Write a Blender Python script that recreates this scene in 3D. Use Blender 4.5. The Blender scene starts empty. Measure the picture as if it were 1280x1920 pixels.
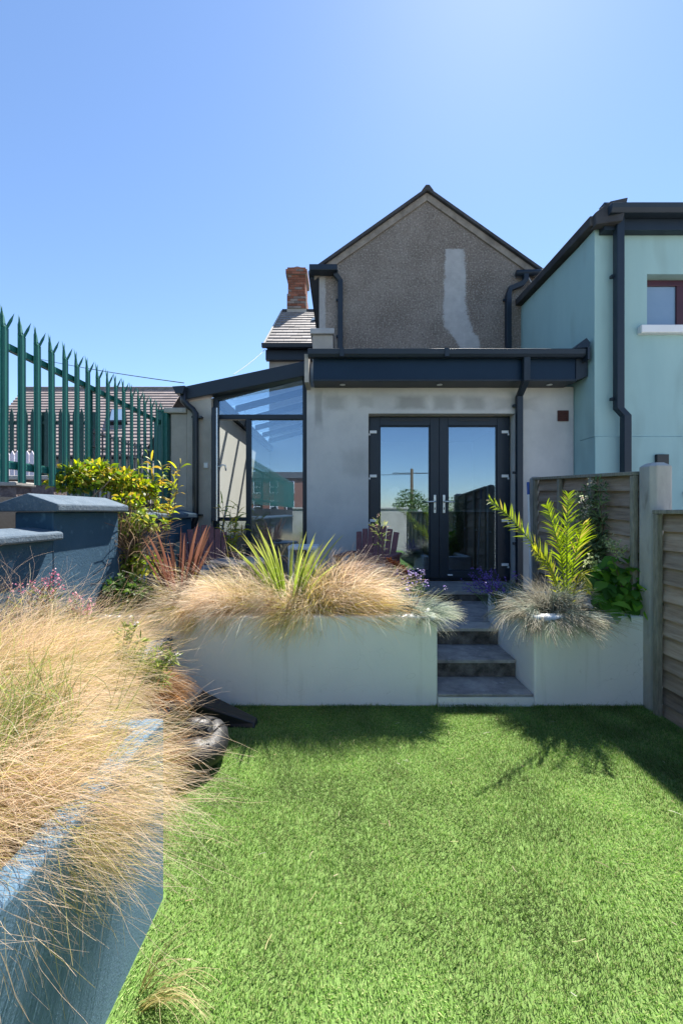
import bpy, math, random
import numpy as np
from mathutils import Vector, Matrix

SC = bpy.context.scene
COL = SC.collection
random.seed(7)
RNG = np.random.default_rng(7)

# ------------------------------------------------------------------ camera
EYE, FOC = 1.4, 780.0            # eye height; focal length in pixels of the 1280x1920 photograph
cam_d = bpy.data.cameras.new('camera')
cam = bpy.data.objects.new('camera', cam_d)
COL.objects.link(cam)
cam.location = (0, 0, EYE)
cam.rotation_euler = (math.radians(90), 0, 0)
cam_d.sensor_fit = 'VERTICAL'
cam_d.sensor_height = 36.0
cam_d.lens = FOC / 1920 * 36.0
cam_d.clip_start = 0.02
cam_d.clip_end = 2000
SC.camera = cam

# ------------------------------------------------------------------ light
SUN = Vector((0.26, 0.617, 1.0)).normalized()
ELEV = math.asin(SUN.z)
AZ = math.atan2(SUN.x, SUN.y)
world = bpy.data.worlds.new('World')
SC.world = world
world.use_nodes = True
wn = world.node_tree.nodes
wl = world.node_tree.links
wn.clear()
sky = wn.new('ShaderNodeTexSky')
sky.sky_type = 'NISHITA'
sky.sun_disc = False
sky.sun_elevation = ELEV
sky.sun_rotation = AZ
sky.altitude = 0
sky.air_density = 1.0
sky.dust_density = 0.12
sky.ozone_density = 5.0
bg = wn.new('ShaderNodeBackground')
bg.inputs['Strength'].default_value = 0.09
wo = wn.new('ShaderNodeOutputWorld')
wl.new(sky.outputs[0], bg.inputs[0])
wl.new(bg.outputs[0], wo.inputs[0])
sun_d = bpy.data.lights.new('sun', 'SUN')
sun_d.energy = 5.0
sun_d.angle = math.radians(0.53)
sun_d.color = (1.0, 0.95, 0.87)
sun = bpy.data.objects.new('sun', sun_d)
COL.objects.link(sun)
sun.rotation_euler = SUN.to_track_quat('Z', 'Y').to_euler()
sun.location = SUN * 30
SC.view_settings.view_transform = 'Standard'
SC.view_settings.look = 'None'
SC.view_settings.gamma = 1
SC.view_settings.use_curve_mapping = False
SC.view_settings.exposure = 1.35
SC.cycles.max_bounces = 8
SC.cycles.transparent_max_bounces = 12
SC.cycles.caustics_reflective = False
SC.cycles.caustics_refractive = False


def P(x, y, d):
    """photo pixel + distance along the view axis -> a point in metres"""
    return Vector(((x - 640) / FOC * d, d, EYE + (960 - y) / FOC * d))


# ------------------------------------------------------------------ materials
def new_mat(name):
    m = bpy.data.materials.new(name)
    m.use_nodes = True
    nt = m.node_tree
    b = nt.nodes['Principled BSDF']
    return m, nt, b


def N(nt, kind, **kw):
    n = nt.nodes.new(kind)
    for k, v in kw.items():
        if k in n.inputs:
            n.inputs[k].default_value = v
        else:
            setattr(n, k, v)
    return n


def ramp(nt, src, stops):
    r = nt.nodes.new('ShaderNodeValToRGB')
    el = r.color_ramp.elements
    while len(el) < len(stops):
        el.new(0.5)
    for e, (p, c) in zip(el, stops):
        e.position = p
        e.color = (*c, 1) if len(c) == 3 else c
    nt.links.new(src, r.inputs[0])
    return r.outputs[0]


def mixc(nt, fac, a, b, blend='MIX'):
    m = nt.nodes.new('ShaderNodeMix')
    m.data_type = 'RGBA'
    m.blend_type = blend
    for s, v in ((m.inputs[0], fac), (m.inputs[6], a), (m.inputs[7], b)):
        if isinstance(v, (int, float)):
            s.default_value = v
        elif isinstance(v, tuple):
            s.default_value = (*v, 1)
        else:
            nt.links.new(v, s)
    return m.outputs[2]


def coords(nt, stretch=None):
    tc = nt.nodes.new('ShaderNodeTexCoord')
    out = tc.outputs['Object']
    if stretch:
        mp = nt.nodes.new('ShaderNodeMapping')
        mp.inputs['Scale'].default_value = stretch
        nt.links.new(out, mp.inputs[0])
        out = mp.outputs[0]
    return out


def noise(nt, vec, scale, detail=4, rough=0.6):
    n = nt.nodes.new('ShaderNodeTexNoise')
    n.inputs['Scale'].default_value = scale
    n.inputs['Detail'].default_value = detail
    n.inputs['Roughness'].default_value = rough
    nt.links.new(vec, n.inputs['Vector'])
    return n.outputs['Fac']


def surf(name, c1, c2, scale=3.0, rough=0.8, bump=0.2, bscale=60, bdist=0.004, stretch=None,
         speck=None, spec=0.3, metallic=0.0, coat=0.0, c3=None, lo=0.35, hi=0.65):
    """a two or three tone surface with fine relief"""
    m, nt, b = new_mat(name)
    v = coords(nt, stretch)
    n1 = noise(nt, v, scale, 5, 0.65)
    col = ramp(nt, n1, [(lo, c1), (hi, c2)] if c3 is None else [(lo, c1), ((lo + hi) / 2, c3), (hi, c2)])
    if speck:
        n3 = noise(nt, v, speck[0], 2, 0.5)
        f = ramp(nt, n3, [(speck[2], (0, 0, 0)), (speck[3], (1, 1, 1))])
        col = mixc(nt, f, col, speck[1])
    nt.links.new(col, b.inputs['Base Color'])
    b.inputs['Roughness'].default_value = rough
    b.inputs['Metallic'].default_value = metallic
    b.inputs['Specular IOR Level'].default_value = spec
    b.inputs['Coat Weight'].default_value = coat
    if bump:
        n2 = noise(nt, v, bscale, 4, 0.6)
        bp = nt.nodes.new('ShaderNodeBump')
        bp.inputs['Strength'].default_value = bump
        bp.inputs['Distance'].default_value = bdist
        nt.links.new(n2, bp.inputs['Height'])
        nt.links.new(bp.outputs[0], b.inputs['Normal'])
    return m


def plant_mat(name, trans=0.4, rough=0.55, spec=0.25, bright=1.0):
    """leaf colours come from the mesh; light passes through the leaf"""
    m, nt, b = new_mat(name)
    at = nt.nodes.new('ShaderNodeAttribute')
    at.attribute_name = 'Col'
    b.inputs['Roughness'].default_value = rough
    b.inputs['Specular IOR Level'].default_value = spec
    nt.links.new(at.outputs['Color'], b.inputs['Base Color'])
    tr = nt.nodes.new('ShaderNodeBsdfTranslucent')
    hs = nt.nodes.new('ShaderNodeHueSaturation')
    hs.inputs['Saturation'].default_value = 1.1
    hs.inputs['Value'].default_value = bright
    nt.links.new(at.outputs['Color'], hs.inputs['Color'])
    nt.links.new(hs.outputs[0], tr.inputs['Color'])
    mx = nt.nodes.new('ShaderNodeMixShader')
    mx.inputs[0].default_value = trans
    nt.links.new(b.outputs[0], mx.inputs[1])
    nt.links.new(tr.outputs[0], mx.inputs[2])
    nt.links.new(mx.outputs[0], nt.nodes['Material Output'].inputs[0])
    return m


def attr_mat(name, rough=0.85, bump=0.3, bscale=40):
    m, nt, b = new_mat(name)
    at = nt.nodes.new('ShaderNodeAttribute')
    at.attribute_name = 'Col'
    v = coords(nt)
    n = noise(nt, v, 25, 4)
    f = ramp(nt, n, [(0.3, (0.7, 0.7, 0.7)), (0.7, (1.15, 1.15, 1.15))])
    nt.links.new(mixc(nt, 1.0, at.outputs['Color'], f, 'MULTIPLY'), b.inputs['Base Color'])
    b.inputs['Roughness'].default_value = rough
    b.inputs['Specular IOR Level'].default_value = 0.25
    n2 = noise(nt, v, bscale, 3)
    bp = nt.nodes.new('ShaderNodeBump')
    bp.inputs['Strength'].default_value = bump
    bp.inputs['Distance'].default_value = 0.004
    nt.links.new(n2, bp.inputs['Height'])
    nt.links.new(bp.outputs[0], b.inputs['Normal'])
    return m


def glass_mat(name, refl=0.2, tint=(0.86, 0.9, 0.9)):
    m = bpy.data.materials.new(name)
    m.use_nodes = True
    nt = m.node_tree
    nt.nodes.clear()
    t = nt.nodes.new('ShaderNodeBsdfTransparent')
    t.inputs[0].default_value = (*tint, 1)
    g = nt.nodes.new('ShaderNodeBsdfGlossy')
    g.inputs['Roughness'].default_value = 0.0
    g.inputs['Color'].default_value = (0.66, 0.82, 1.0, 1)
    lw = nt.nodes.new('ShaderNodeLayerWeight')
    lw.inputs[0].default_value = 0.5
    pw = nt.nodes.new('ShaderNodeMath')
    pw.operation = 'POWER'
    pw.inputs[1].default_value = 5
    ad = nt.nodes.new('ShaderNodeMath')
    ad.operation = 'MULTIPLY_ADD'
    ad.use_clamp = True
    ad.inputs[1].default_value = 1 - refl
    ad.inputs[2].default_value = refl
    nt.links.new(lw.outputs['Facing'], pw.inputs[0])
    nt.links.new(pw.outputs[0], ad.inputs[0])
    mx = nt.nodes.new('ShaderNodeMixShader')
    nt.links.new(ad.outputs[0], mx.inputs[0])
    nt.links.new(t.outputs[0], mx.inputs[1])
    nt.links.new(g.outputs[0], mx.inputs[2])
    o = nt.nodes.new('ShaderNodeOutputMaterial')
    nt.links.new(mx.outputs[0], o.inputs[0])
    return m


M = {}
M['white'] = surf('white masonry paint', (0.8, 0.82, 0.81), (0.87, 0.88, 0.87), 2.2, 0.75, 0.25, 35, 0.004,
                  speck=(7, (0.72, 0.73, 0.71), 0.68, 0.86))
M['blue'] = surf('blue masonry paint', (0.03, 0.08, 0.135), (0.044, 0.102, 0.165), 2.5, 0.75, 0.5, 70, 0.006,
                 speck=(16, (0.09, 0.18, 0.26), 0.62, 0.8))
M['blue_cap'] = surf('blue painted coping', (0.075, 0.11, 0.15), (0.11, 0.15, 0.195), 9, 0.85, 0.7, 70, 0.008,
                     speck=(60, (0.17, 0.2, 0.235), 0.58, 0.78))
M['blue_bed'] = surf('faded blue masonry paint', (0.09, 0.165, 0.24), (0.105, 0.185, 0.265), 2, 0.85, 0.4, 160, 0.004,
                     speck=(90, (0.07, 0.135, 0.2), 0.6, 0.78))
M['mint'] = surf('mint render', (0.33, 0.5, 0.5), (0.38, 0.56, 0.55), 1.6, 0.85, 0.35, 120, 0.003,
                 speck=(3.5, (0.28, 0.41, 0.4), 0.56, 0.85), stretch=(1, 1, 0.3))
M['pebble'] = surf('pebbledash', (0.19, 0.16, 0.138), (0.32, 0.278, 0.242), 1.6, 0.95, 1.0, 48, 0.03,
                   speck=(42, (0.46, 0.42, 0.38), 0.54, 0.72))
M['band'] = surf('verge mortar', (0.2, 0.175, 0.15), (0.33, 0.29, 0.25), 6, 0.9, 0.6, 50, 0.008)
M['patch'] = surf('render patch', (0.36, 0.36, 0.37), (0.45, 0.45, 0.45), 5, 0.9, 0.5, 30, 0.008)
M['oldrender'] = surf('old render', (0.36, 0.33, 0.29), (0.48, 0.44, 0.39), 2.5, 0.9, 0.3, 40, 0.006)
M['cream'] = surf('cream wall', (0.76, 0.73, 0.67), (0.82, 0.79, 0.73), 1.5, 0.85, 0.15, 40, 0.003)
M['anth'] = surf('anthracite aluminium', (0.014, 0.024, 0.038), (0.019, 0.03, 0.046), 2, 0.42, 0.02, 50, 0.001, spec=0.35)
M['navy'] = surf('navy gloss fascia', (0.005, 0.02, 0.046), (0.007, 0.025, 0.055), 1.5, 0.4, 0.03, 6, 0.002, spec=0.25)
M['black'] = surf('black plastic', (0.012, 0.013, 0.016), (0.02, 0.021, 0.025), 4, 0.35, 0.1, 30, 0.003, spec=0.5)
M['slate'] = attr_mat('slate', 0.7, 0.4)
M['brick'] = attr_mat('brick', 0.9, 0.6)
M['slab'] = surf('roof membrane', (0.05, 0.05, 0.055), (0.085, 0.085, 0.09), 3, 0.95, 0.2, spec=0.1)
M['concrete'] = surf('concrete', (0.34, 0.33, 0.31), (0.47, 0.46, 0.43), 5, 0.9, 0.5, 60, 0.006,
                     speck=(14, (0.22, 0.21, 0.19), 0.6, 0.8), stretch=(1, 1, 0.35))
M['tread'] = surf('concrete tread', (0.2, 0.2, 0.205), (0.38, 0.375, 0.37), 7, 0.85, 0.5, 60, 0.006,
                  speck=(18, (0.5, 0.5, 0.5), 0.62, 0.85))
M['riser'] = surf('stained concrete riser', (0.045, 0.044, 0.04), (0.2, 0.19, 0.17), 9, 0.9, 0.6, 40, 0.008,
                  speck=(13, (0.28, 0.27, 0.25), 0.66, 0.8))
M['paving'] = surf('patio paving', (0.2, 0.2, 0.2), (0.28, 0.275, 0.27), 4, 0.9, 0.3)
M['soil'] = surf('soil', (0.03, 0.022, 0.015), (0.07, 0.05, 0.035), 20, 0.95, 1.0, 30, 0.02)
M['turf'] = surf('turf backing', (0.11, 0.19, 0.045), (0.15, 0.24, 0.065), 40, 0.95, 0.6, 80, 0.01)
M['earth'] = surf('pale bounce ground', (0.3, 0.28, 0.25), (0.42, 0.4, 0.36), 0.5, 0.95, 0.3)  # ground sheet made pale to bounce light onto the shaded walls
M['street'] = surf('asphalt', (0.05, 0.05, 0.052), (0.07, 0.07, 0.072), 5, 0.9, 0.3)
M['green'] = surf('green powder coat', (0.014, 0.125, 0.108), (0.02, 0.15, 0.13), 3, 0.42, 0.05, 40, 0.001, spec=0.5)
M['darkgreen'] = surf('dark green paint', (0.015, 0.05, 0.045), (0.02, 0.065, 0.055), 3, 0.5, 0.05)
M['silver'] = surf('satin silver', (0.62, 0.63, 0.64), (0.7, 0.71, 0.72), 10, 0.3, 0.0, metallic=0.6, spec=0.5)
M['whiteplastic'] = surf('white plastic', (0.76, 0.77, 0.78), (0.8, 0.81, 0.82), 5, 0.4, 0.0, spec=0.5)
M['maroon'] = surf('maroon window frame', (0.05, 0.008, 0.014), (0.065, 0.012, 0.018), 3, 0.4, 0.02, spec=0.5)
M['ventred'] = surf('red brown vent', (0.06, 0.022, 0.02), (0.08, 0.03, 0.025), 8, 0.6, 0.1)
M['chair'] = surf('purple stained wood', (0.13, 0.05, 0.055), (0.22, 0.095, 0.1), 14, 0.55, 0.3, 60, 0.003, stretch=(6, 6, 0.6))
M['cushion'] = surf('blue grey cloth', (0.26, 0.31, 0.36), (0.34, 0.39, 0.44), 12, 0.95, 0.3, 150, 0.002)
M['metaltop'] = surf('grey metal table', (0.3, 0.34, 0.38), (0.38, 0.42, 0.46), 6, 0.35, 0.05, spec=0.5, metallic=0.4)
M['floor'] = surf('wood floor', (0.2, 0.13, 0.075), (0.3, 0.2, 0.12), 3, 0.4, 0.05, stretch=(8, 0.5, 1))
M['tan'] = surf('oak cabinet', (0.36, 0.26, 0.15), (0.44, 0.33, 0.2), 3, 0.5, 0.05, stretch=(1, 4, 0.4))
M['door_w'] = surf('off white wall', (0.6, 0.6, 0.58), (0.64, 0.64, 0.62), 2, 0.85, 0.05)
M['vinyl'] = surf('black vinyl', (0.012, 0.012, 0.014), (0.024, 0.024, 0.027), 8, 0.5, 0.6, 22, 0.012, spec=0.5)
M['pot'] = surf('grey pot', (0.05, 0.05, 0.052), (0.085, 0.085, 0.085), 8, 0.6, 0.2, 30, 0.004)
M['roughwall'] = surf('rough pink wall', (0.13, 0.1, 0.1), (0.26, 0.21, 0.2), 12, 0.95, 1.0, 45, 0.02)
M['coping'] = surf('stone coping', (0.34, 0.32, 0.29), (0.46, 0.44, 0.4), 8, 0.9, 0.4)
M['tilebrown'] = attr_mat('brown roof tile', 0.85, 0.4)
M['redbrickwall'] = surf('far brick wall', (0.2, 0.085, 0.06), (0.3, 0.14, 0.1), 6, 0.9, 0.3)
M['picket'] = surf('lilac white paint', (0.62, 0.58, 0.66), (0.7, 0.67, 0.74), 6, 0.7, 0.1)
M['bluehandle'] = surf('blue handle', (0.03, 0.09, 0.35), (0.04, 0.11, 0.4), 4, 0.4, 0)
M['wire'] = surf('cable', (0.02, 0.02, 0.02), (0.03, 0.03, 0.03), 4, 0.6, 0)
M['bark'] = surf('bark', (0.12, 0.085, 0.055), (0.2, 0.15, 0.1), 14, 0.9, 0.6, 40, 0.006, stretch=(4, 4, 1))
M['glass'] = glass_mat('window glass', 0.2)
M['glass_door'] = glass_mat('coated door glass', 0.24, (0.88, 0.9, 0.88))
M['glass_roof'] = glass_mat('roof glass', 0.06, (0.9, 0.93, 0.93))
M['frost'] = surf('frosted pane', (0.2, 0.3, 0.42), (0.23, 0.33, 0.45), 2, 0.12, 0.0, spec=0.7)
M['blade'] = plant_mat('lawn fibre', 0.42, 0.5, 0.3, 1.1)
M['straw'] = plant_mat('dry grass', 0.52, 0.5, 0.3, 1.15)
M['leaf'] = plant_mat('leaf', 0.5, 0.45, 0.35, 1.25)
M['leaf_dull'] = plant_mat('dull leaf', 0.35, 0.6, 0.2, 1.0)


def fence_wood():
    m, nt, b = new_mat('weathered fence board')
    tc = nt.nodes.new('ShaderNodeTexCoord')
    oi = nt.nodes.new('ShaderNodeObjectInfo')
    mp = nt.nodes.new('ShaderNodeMapping')
    mp.inputs['Scale'].default_value = (12, 1.0, 12)
    ad = nt.nodes.new('ShaderNodeVectorMath')
    ad.operation = 'ADD'
    sc = nt.nodes.new('ShaderNodeVectorMath')
    sc.operation = 'SCALE'
    cb = nt.nodes.new('ShaderNodeCombineXYZ')
    for i in range(3):
        nt.links.new(oi.outputs['Random'], cb.inputs[i])
    nt.links.new(cb.outputs[0], sc.inputs[0])
    sc.inputs['Scale'].default_value = 37
    nt.links.new(tc.outputs['Object'], mp.inputs[0])
    nt.links.new(mp.outputs[0], ad.inputs[0])
    nt.links.new(sc.outputs[0], ad.inputs[1])
    n1 = noise(nt, ad.outputs[0], 2.4, 6, 0.7)
    c = ramp(nt, n1, [(0.25, (0.19, 0.14, 0.108)), (0.5, (0.38, 0.3, 0.24)), (0.75, (0.5, 0.425, 0.355))])
    f = ramp(nt, oi.outputs['Random'], [(0, (0.62, 0.62, 0.64)), (1, (1.3, 1.22, 1.15))])
    nt.links.new(mixc(nt, 1.0, c, f, 'MULTIPLY'), b.inputs['Base Color'])
    b.inputs['Roughness'].default_value = 0.9
    b.inputs['Specular IOR Level'].default_value = 0.15
    bp = nt.nodes.new('ShaderNodeBump')
    bp.inputs['Strength'].default_value = 0.5
    bp.inputs['Distance'].default_value = 0.006
    nt.links.new(n1, bp.inputs['Height'])
    nt.links.new(bp.outputs[0], b.inputs['Normal'])
    return m


def white_paint():
    """white masonry paint: trowel clouds, thin vertical runs, a few scuffs and hairline cracks"""
    m, nt, b = new_mat('white masonry paint with runs')
    v = coords(nt)
    col = ramp(nt, noise(nt, v, 1.8, 5, 0.6), [(0.3, (0.79, 0.81, 0.8)), (0.7, (0.87, 0.88, 0.87))])
    vs = coords(nt, (9, 9, 0.7))
    col = mixc(nt, ramp(nt, noise(nt, vs, 1.6, 4, 0.6), [(0.56, (0, 0, 0)), (0.8, (0.55, 0.55, 0.55))]), col, (0.6, 0.61, 0.58))
    col = mixc(nt, ramp(nt, noise(nt, v, 13, 3, 0.5), [(0.68, (0, 0, 0)), (0.78, (0.6, 0.6, 0.6))]), col, (0.52, 0.52, 0.48))
    vo = nt.nodes.new('ShaderNodeTexVoronoi')
    vo.feature = 'DISTANCE_TO_EDGE'
    vo.inputs['Scale'].default_value = 1.7
    wv = nt.nodes.new('ShaderNodeVectorMath')
    wv.operation = 'ADD'
    nz = nt.nodes.new('ShaderNodeTexNoise')
    nz.inputs['Scale'].default_value = 5
    nt.links.new(v, nz.inputs['Vector'])
    nt.links.new(v, wv.inputs[0])
    nt.links.new(nz.outputs['Color'], wv.inputs[1])
    nt.links.new(wv.outputs[0], vo.inputs['Vector'])
    crack = ramp(nt, vo.outputs['Distance'], [(0.0, (1, 1, 1)), (0.004, (0, 0, 0))])
    gate = ramp(nt, noise(nt, v, 1.1, 2), [(0.58, (0, 0, 0)), (0.66, (0.5, 0.5, 0.5))])
    col = mixc(nt, mixc(nt, 1.0, crack, gate, 'MULTIPLY'), col, (0.3, 0.3, 0.29))
    nt.links.new(col, b.inputs['Base Color'])
    b.inputs['Roughness'].default_value = 0.75
    b.inputs['Specular IOR Level'].default_value = 0.25
    bp = nt.nodes.new('ShaderNodeBump')
    bp.inputs['Strength'].default_value = 0.35
    bp.inputs['Distance'].default_value = 0.006
    nt.links.new(noise(nt, v, 14, 5, 0.65), bp.inputs['Height'])
    nt.links.new(bp.outputs[0], b.inputs['Normal'])
    return m


M['white'] = white_paint()
M['board'] = fence_wood()
M['batten'] = surf('grey green batten', (0.19, 0.18, 0.15), (0.33, 0.31, 0.26), 8, 0.9, 0.4, 40, 0.004, stretch=(5, 5, 1))


def extension_render():
    """grey sand-cement render with trowel clouds, damp block marks above the doors and a paler streak"""
    m, nt, b = new_mat('grey sand cement render')
    v = coords(nt)
    n1 = noise(nt, v, 1.3, 6, 0.6)
    col = ramp(nt, n1, [(0.3, (0.45, 0.445, 0.44)), (0.5, (0.55, 0.54, 0.525)), (0.7, (0.62, 0.605, 0.58))])
    n2 = noise(nt, v, 5, 4, 0.6)
    col = mixc(nt, ramp(nt, n2, [(0.5, (0, 0, 0)), (0.75, (0.5, 0.5, 0.5))]), col, (0.44, 0.44, 0.44))
    sep = nt.nodes.new('ShaderNodeSeparateXYZ')
    nt.links.new(v, sep.inputs[0])
    nw = noise(nt, v, 6, 3)

    def M2(op, a, b_=None, c=None):
        q = nt.nodes.new('ShaderNodeMath')
        q.operation = op
        for i, s in enumerate((a, b_, c)):
            if s is None:
                continue
            if isinstance(s, (int, float)):
                q.inputs[i].default_value = s
            else:
                nt.links.new(s, q.inputs[i])
        return q.outputs[0]
    tot = None
    for (xa, xb, za, zb, amt) in STAINS:
        cx, hx, cz, hz = (xa + xb) / 2, (xb - xa) / 2, (za + zb) / 2, (zb - za) / 2
        dx = M2('DIVIDE', M2('ABSOLUTE', M2('SUBTRACT', sep.outputs[0], cx)), hx)
        dz = M2('DIVIDE', M2('ABSOLUTE', M2('SUBTRACT', sep.outputs[2], cz)), hz)
        d = M2('MAXIMUM', dx, dz)
        d = M2('ADD', d, M2('MULTIPLY', M2('SUBTRACT', nw, 0.5), 0.9))
        k = nt.nodes.new('ShaderNodeMapRange')
        k.interpolation_type = 'SMOOTHSTEP'
        k.inputs['From Min'].default_value = 1.4
        k.inputs['From Max'].default_value = 0.5
        k.inputs['To Max'].default_value = amt
        nt.links.new(d, k.inputs['Value'])
        tot = k.outputs[0] if tot is None else M2('MAXIMUM', tot, k.outputs[0])
    col = mixc(nt, tot, col, (0.22, 0.215, 0.205))
    nt.links.new(col, b.inputs['Base Color'])
    b.inputs['Roughness'].default_value = 0.92
    b.inputs['Specular IOR Level'].default_value = 0.2
    nb = noise(nt, v, 90, 3)
    bp = nt.nodes.new('ShaderNodeBump')
    bp.inputs['Strength'].default_value = 0.25
    bp.inputs['Distance'].default_value = 0.003
    nt.links.new(nb, bp.inputs['Height'])
    nt.links.new(bp.outputs[0], b.inputs['Normal'])
    return m


def gable_dash():
    """dark pebbledash with a smooth pale repair running down it and a limewashed corner; outlines are worn, not cut"""
    m, nt, b = new_mat('pebbledash gable')
    v = coords(nt)

    def M2(op, a, b_=None):
        q = nt.nodes.new('ShaderNodeMath')
        q.operation = op
        for i, s_ in enumerate((a, b_)):
            if s_ is None:
                continue
            if isinstance(s_, (int, float)):
                q.inputs[i].default_value = s_
            else:
                nt.links.new(s_, q.inputs[i])
        return q.outputs[0]
    n1 = noise(nt, v, 0.9, 6, 0.7)
    col = ramp(nt, n1, [(0.32, (0.17, 0.14, 0.12)), (0.5, (0.24, 0.205, 0.178)), (0.68, (0.33, 0.29, 0.255))])
    n3 = noise(nt, v, 38, 3, 0.6)
    col = mixc(nt, ramp(nt, n3, [(0.5, (0, 0, 0)), (0.7, (0.9, 0.9, 0.9))]), col, (0.46, 0.42, 0.38))
    n4 = noise(nt, v, 24, 3, 0.6)
    col = mixc(nt, ramp(nt, n4, [(0.55, (0, 0, 0)), (0.75, (0.8, 0.8, 0.8))]), col, (0.09, 0.075, 0.065))
    sep = nt.nodes.new('ShaderNodeSeparateXYZ')
    nt.links.new(v, sep.inputs[0])
    g = 6.9 / FOC
    z0, z1 = EYE + (960 - 665) * g, EYE + (960 - 452) * g
    mr = nt.nodes.new('ShaderNodeMapRange')
    mr.inputs['From Min'].default_value = z0
    mr.inputs['From Max'].default_value = z1
    nt.links.new(sep.outputs[2], mr.inputs['Value'])
    pts = [(665, 884, 19), (640, 876, 22), (612, 858, 26), (596, 853, 25), (560, 852, 21), (510, 853, 20), (470, 852, 19), (452, 852, 15)]
    cx = ramp(nt, mr.outputs[0], [((665 - y) / 213, ((x - 800) / 100,) * 3) for y, x, w_ in pts])
    hw = ramp(nt, mr.outputs[0], [((665 - y) / 213, (w_ / 100,) * 3) for y, x, w_ in pts])
    u = M2('DIVIDE', M2('SUBTRACT', sep.outputs[0], (800 - 640) * g - 1.41), 100 * g)
    d = M2('DIVIDE', M2('ABSOLUTE', M2('SUBTRACT', u, cx)), hw)
    top = M2('MULTIPLY', M2('SUBTRACT', sep.outputs[2], z1 - 0.16), 12)
    d = M2('MAXIMUM', d, M2('ADD', top, 0.6))
    wob = M2('ADD', M2('MULTIPLY', M2('SUBTRACT', noise(nt, v, 9, 4), 0.5), 0.75), M2('MULTIPLY', M2('SUBTRACT', noise(nt, v, 45, 3), 0.5), 0.6))
    d = M2('ADD', d, wob)
    k = nt.nodes.new('ShaderNodeMapRange')
    k.interpolation_type = 'SMOOTHSTEP'
    k.inputs['From Min'].default_value = 1.12
    k.inputs['From Max'].default_value = 0.82
    nt.links.new(d, k.inputs['Value'])
    corner = nt.nodes.new('ShaderNodeMapRange')
    corner.interpolation_type = 'SMOOTHSTEP'
    corner.inputs['From Min'].default_value = -1.66
    corner.inputs['From Max'].default_value = -1.69
    nt.links.new(M2('ADD', sep.outputs[0], M2('MULTIPLY', wob, 0.08)), corner.inputs['Value'])
    f = M2('MAXIMUM', k.outputs[0], M2('MULTIPLY', corner.outputs[0], 0.8))
    n5 = noise(nt, v, 7, 5)
    pale = ramp(nt, n5, [(0.3, (0.36, 0.355, 0.355)), (0.7, (0.47, 0.465, 0.46))])
    nt.links.new(mixc(nt, f, col, pale), b.inputs['Base Color'])
    b.inputs['Roughness'].default_value = 0.95
    b.inputs['Specular IOR Level'].default_value = 0.15
    h = M2('MULTIPLY', noise(nt, v, 48, 4), M2('SUBTRACT', 1.0, M2('MULTIPLY', f, 0.8)))
    h = M2('ADD', h, M2('MULTIPLY', f, 0.5))
    bp = nt.nodes.new('ShaderNodeBump')
    bp.inputs['Strength'].default_value = 0.9
    bp.inputs['Distance'].default_value = 0.03
    nt.links.new(h, bp.inputs['Height'])
    nt.links.new(bp.outputs[0], b.inputs['Normal'])
    return m


M['gable'] = gable_dash()
WY = 5.32                                          # front of the extension wall
_s = WY / FOC
EXT0 = Vector((1.26, WY, 0.0))                     # origin of the extension
STAINS = [((a - 640) * _s - EXT0.x, (c - 640) * _s - EXT0.x, EYE + (960 - e) * _s, EYE + (960 - g) * _s, amt) for (a, c, e, g, amt) in
          [(606, 648, 768, 742, 0.45), (672, 700, 764, 744, 0.3), (742, 797, 766, 742, 0.62), (812, 852, 768, 742, 0.5),
           (866, 908, 768, 744, 0.5), (928, 1000, 768, 746, 0.4), (590, 604, 800, 735, 0.55), (640, 690, 890, 845, 0.25),
           (1000, 1070, 990, 960, 0.4)]]
M['extrender'] = extension_render()


# ------------------------------------------------------------------ mesh helpers
ORG = {}


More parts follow.
